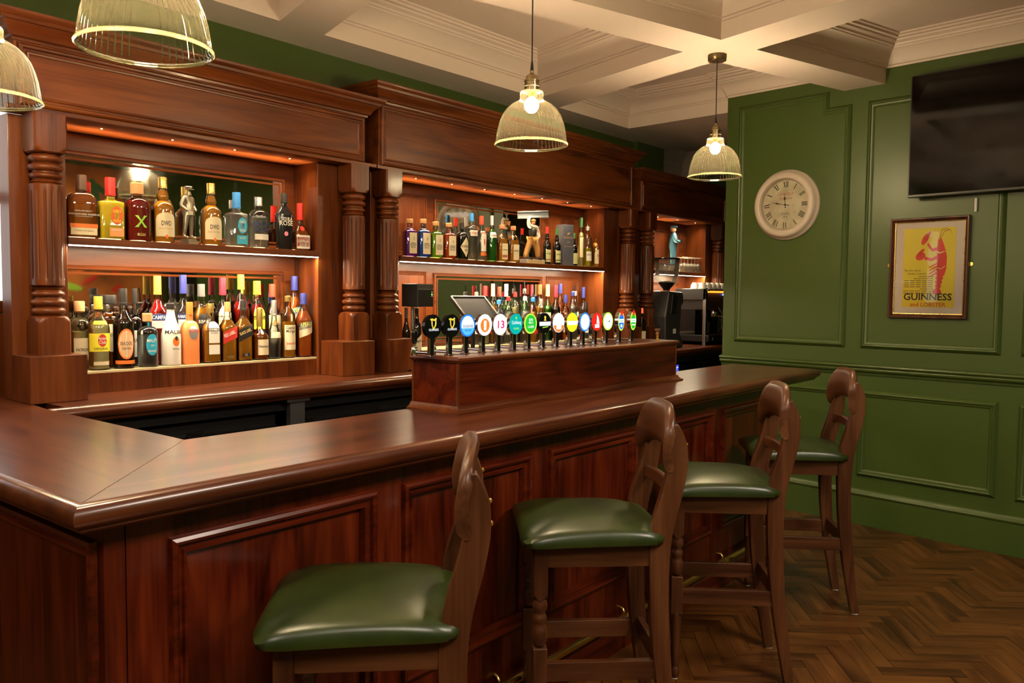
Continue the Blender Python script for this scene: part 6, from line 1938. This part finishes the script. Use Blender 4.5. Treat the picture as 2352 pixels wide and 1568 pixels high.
# a plain upright lobster: tail of segments, body, two claws, legs, feelers
art([strip([(.40, .86), (.44, .74), (.50, .62), (.50, .50), (.46, .42)], [.06, .15, .19, .18, .15])], 1, LRED)
art([blob(.45 - .02 * k, .42 - .050 * k, .16 - .014 * k, .055) for k in range(5)], 2, LRED)
art([blob(.26, .20, .07, .045, .5), blob(.36, .185, .06, .05), blob(.46, .20, .07, .045, -.5)], 3, LRED)
art([strip([(.36, .74), (.12, .72), (-.06, .80)], [.035, .03, .035]), blob(-.16, .86, .17, .08, .6), blob(-.04, .90, .12, .04, .9)], 2, LRED)
art([strip([(.40, .64), (.10, .60), (-.16, .62)], [.035, .03, .035]), blob(-.32, .645, .19, .08, .1), blob(-.30, .70, .14, .04, .4)], 3, LRED)
art([strip([(.40, .56 - .035 * k), (.18, .53 - .04 * k), (.02, .50 - .04 * k)], [.018, .014, .008]) for k in range(4)], 1, LRED)
art([strip([(.42, .86), (.56, .95), (.78, .97), (.86, .90)], [.010, .008, .007, .004]), strip([(.38, .86), (.46, .97), (.66, .985), (.74, .95)], [.010, .008, .007, .004])], 1, plain('feeler_brown', (0.40, 0.10, 0.02), 0.5))
art([strip([(.30, .70), (.40, .68), (.60, .70)], [.012, .012, .008]), strip([(.32, .50), (.48, .48), (.64, .52)], [.006, .006, .006])], 4, plain('poster_cream', (0.85, 0.75, 0.30), 0.5), 'collar_mark')
QF = lambda x, z: LV(6)(x, z, 0)
lettering([("GUINNESS", 0, .092, .088, 1.86, 0, .02)], QF, INK, po)
lettering([("and LOBSTER", .02, .012, .052, 1.38, 0, .012)], QF, plain('poster_red', (0.62, 0.07, 0.01), 0.5), po)
lettering([("'Tis the voice", -.62, .455, .026, .66, .25), ("of the Lobster.", -.42, .415, .026, .76, .25)], QF, plain('poster_brown', (0.10, 0.05, 0.01), 0.5), po)
tl = MB()
for k in range(9):
    x0_ = (-.35, -.55, -.93, -.93, -.93, -.93, -.30, -.95, -.95)[k]
    for seg in range(5):
        a = x0_ + (.22 - x0_) * seg / 5; b_ = x0_ + (.22 - x0_) * (seg + .86) / 5
        tl.frame_prism([(a, .385 - .026 * k), (b_, .385 - .026 * k), (b_, .392 - .026 * k), (a, .392 - .026 * k)], LV(5), .0001)
tl.build('small_print', MATS['poster_brown'], po)
MB().box(-pw2 + i_, pw2 - i_, -.0125, -.0118, -ph2 + i_, ph2 - i_).build('glass', MATS['picture_glass'], t)
for s_ in (-1, 1):
    MB().lathe([(.012, 0), (.012, .002)], 14).build('wall_plate', BRASS, t, M=Matrix.Translation((s_ * (pw2 + .008), -.0005, .02)) @ RXM)

# ---- television
ta, tb_ = sz(2084, 177), sz(2081, 455)
ztv1, ztv0 = ta[1], tb_[1]
s0 = (ta[0] + tb_[0]) / 2
wtv = (ztv1 - ztv0) * 16 / 9 * .99
TVT = .10
# it stands off the wall on a bracket, so place it where its edge is seen
tz0, tz1 = ztv0 + (1.5 - ztv0) * .018, ztv1 + (1.5 - ztv1) * .018
t = wthing('television', 'large black wall television with dark glossy screen', 'television', s0 - wtv / 2 - .055, (tz0 + tz1) / 2)
hh = (tz1 - tz0) / 2
MB().box(-wtv / 2, wtv / 2, -TVT, -TVT + .035, -hh, hh).build('case', BLACK, t, bevel=.004)
MB().box(-wtv / 2 + .008, wtv / 2 - .008, -TVT - .0015, -TVT - .0002, -hh + .016, hh - .008).build('screen', plain('tv_screen', (0.004, 0.003, 0.003), 0.07, spec=.4), t)
MB().box(-.25, .25, -TVT + .035, -.0, -.15, .15).build('bracket', BLACK, t)
MB().tube([(-.30, -.012, -hh - .02), (-.30, -.012, -hh - .10)], .008, 8).build('cable', PAPER, t, smooth=40)

# ---- mural on the wall behind the photographer, seen in the left mirrors
def mural_mat():
    mt, nt, N, L, b = newmat('mural_ground')
    tc = N.new('ShaderNodeTexCoord'); n = N.new('ShaderNodeTexNoise'); n.inputs['Scale'].default_value = 2.2; n.inputs['Detail'].default_value = 4
    L.new(tc.outputs['Object'], n.inputs['Vector'])
    cr = N.new('ShaderNodeValToRGB')
    e = cr.color_ramp.elements
    e[0].color = (0.16, 0.045, 0.010, 1); e[0].position = .3
    e[1].color = (0.62, 0.20, 0.035, 1); e[1].position = .65
    L.new(n.outputs['Fac'], cr.inputs[0]); L.new(cr.outputs[0], b.inputs['Base Color']); setp(b, rough=.5)
    return mt
t = thing('mural_painting', 'orange mural painting with dark figures, seen only in the left mirrors', 'painting', (4.30, YF + .02, 1.0))
MB().box(-.55, .55, -.015, .015, 0, 1.82).build('canvas', mural_mat(), t)
cv = lambda a, b_, c_: (a, .016 + c_, b_)
rnd = random.Random(4)
for k in range(26):
    cx_, cz_ = rnd.uniform(-.48, .48), rnd.uniform(.08, 1.7)
    low = cz_ < .8
    mt = (BLKL, GRNC, RED, BLKL, MATS['lime_print'], ORLAB)[k % 6] if low else (BLKL, GRNC, BLKL)[k % 3]
    a0 = rnd.uniform(0, 3)
    rx, rz_ = rnd.uniform(.05, .16), rnd.uniform(.02, .06)
    MB().frame_prism([(cx_ + rx * math.cos(q) * math.cos(a0) - rz_ * math.sin(q) * math.sin(a0), cz_ + rx * math.cos(q) * math.sin(a0) + rz_ * math.sin(q) * math.cos(a0)) for q in [2 * PI * j / 14 for j in range(14)]], cv, .002 + .0001 * k).build('brush_patch', mt, t)
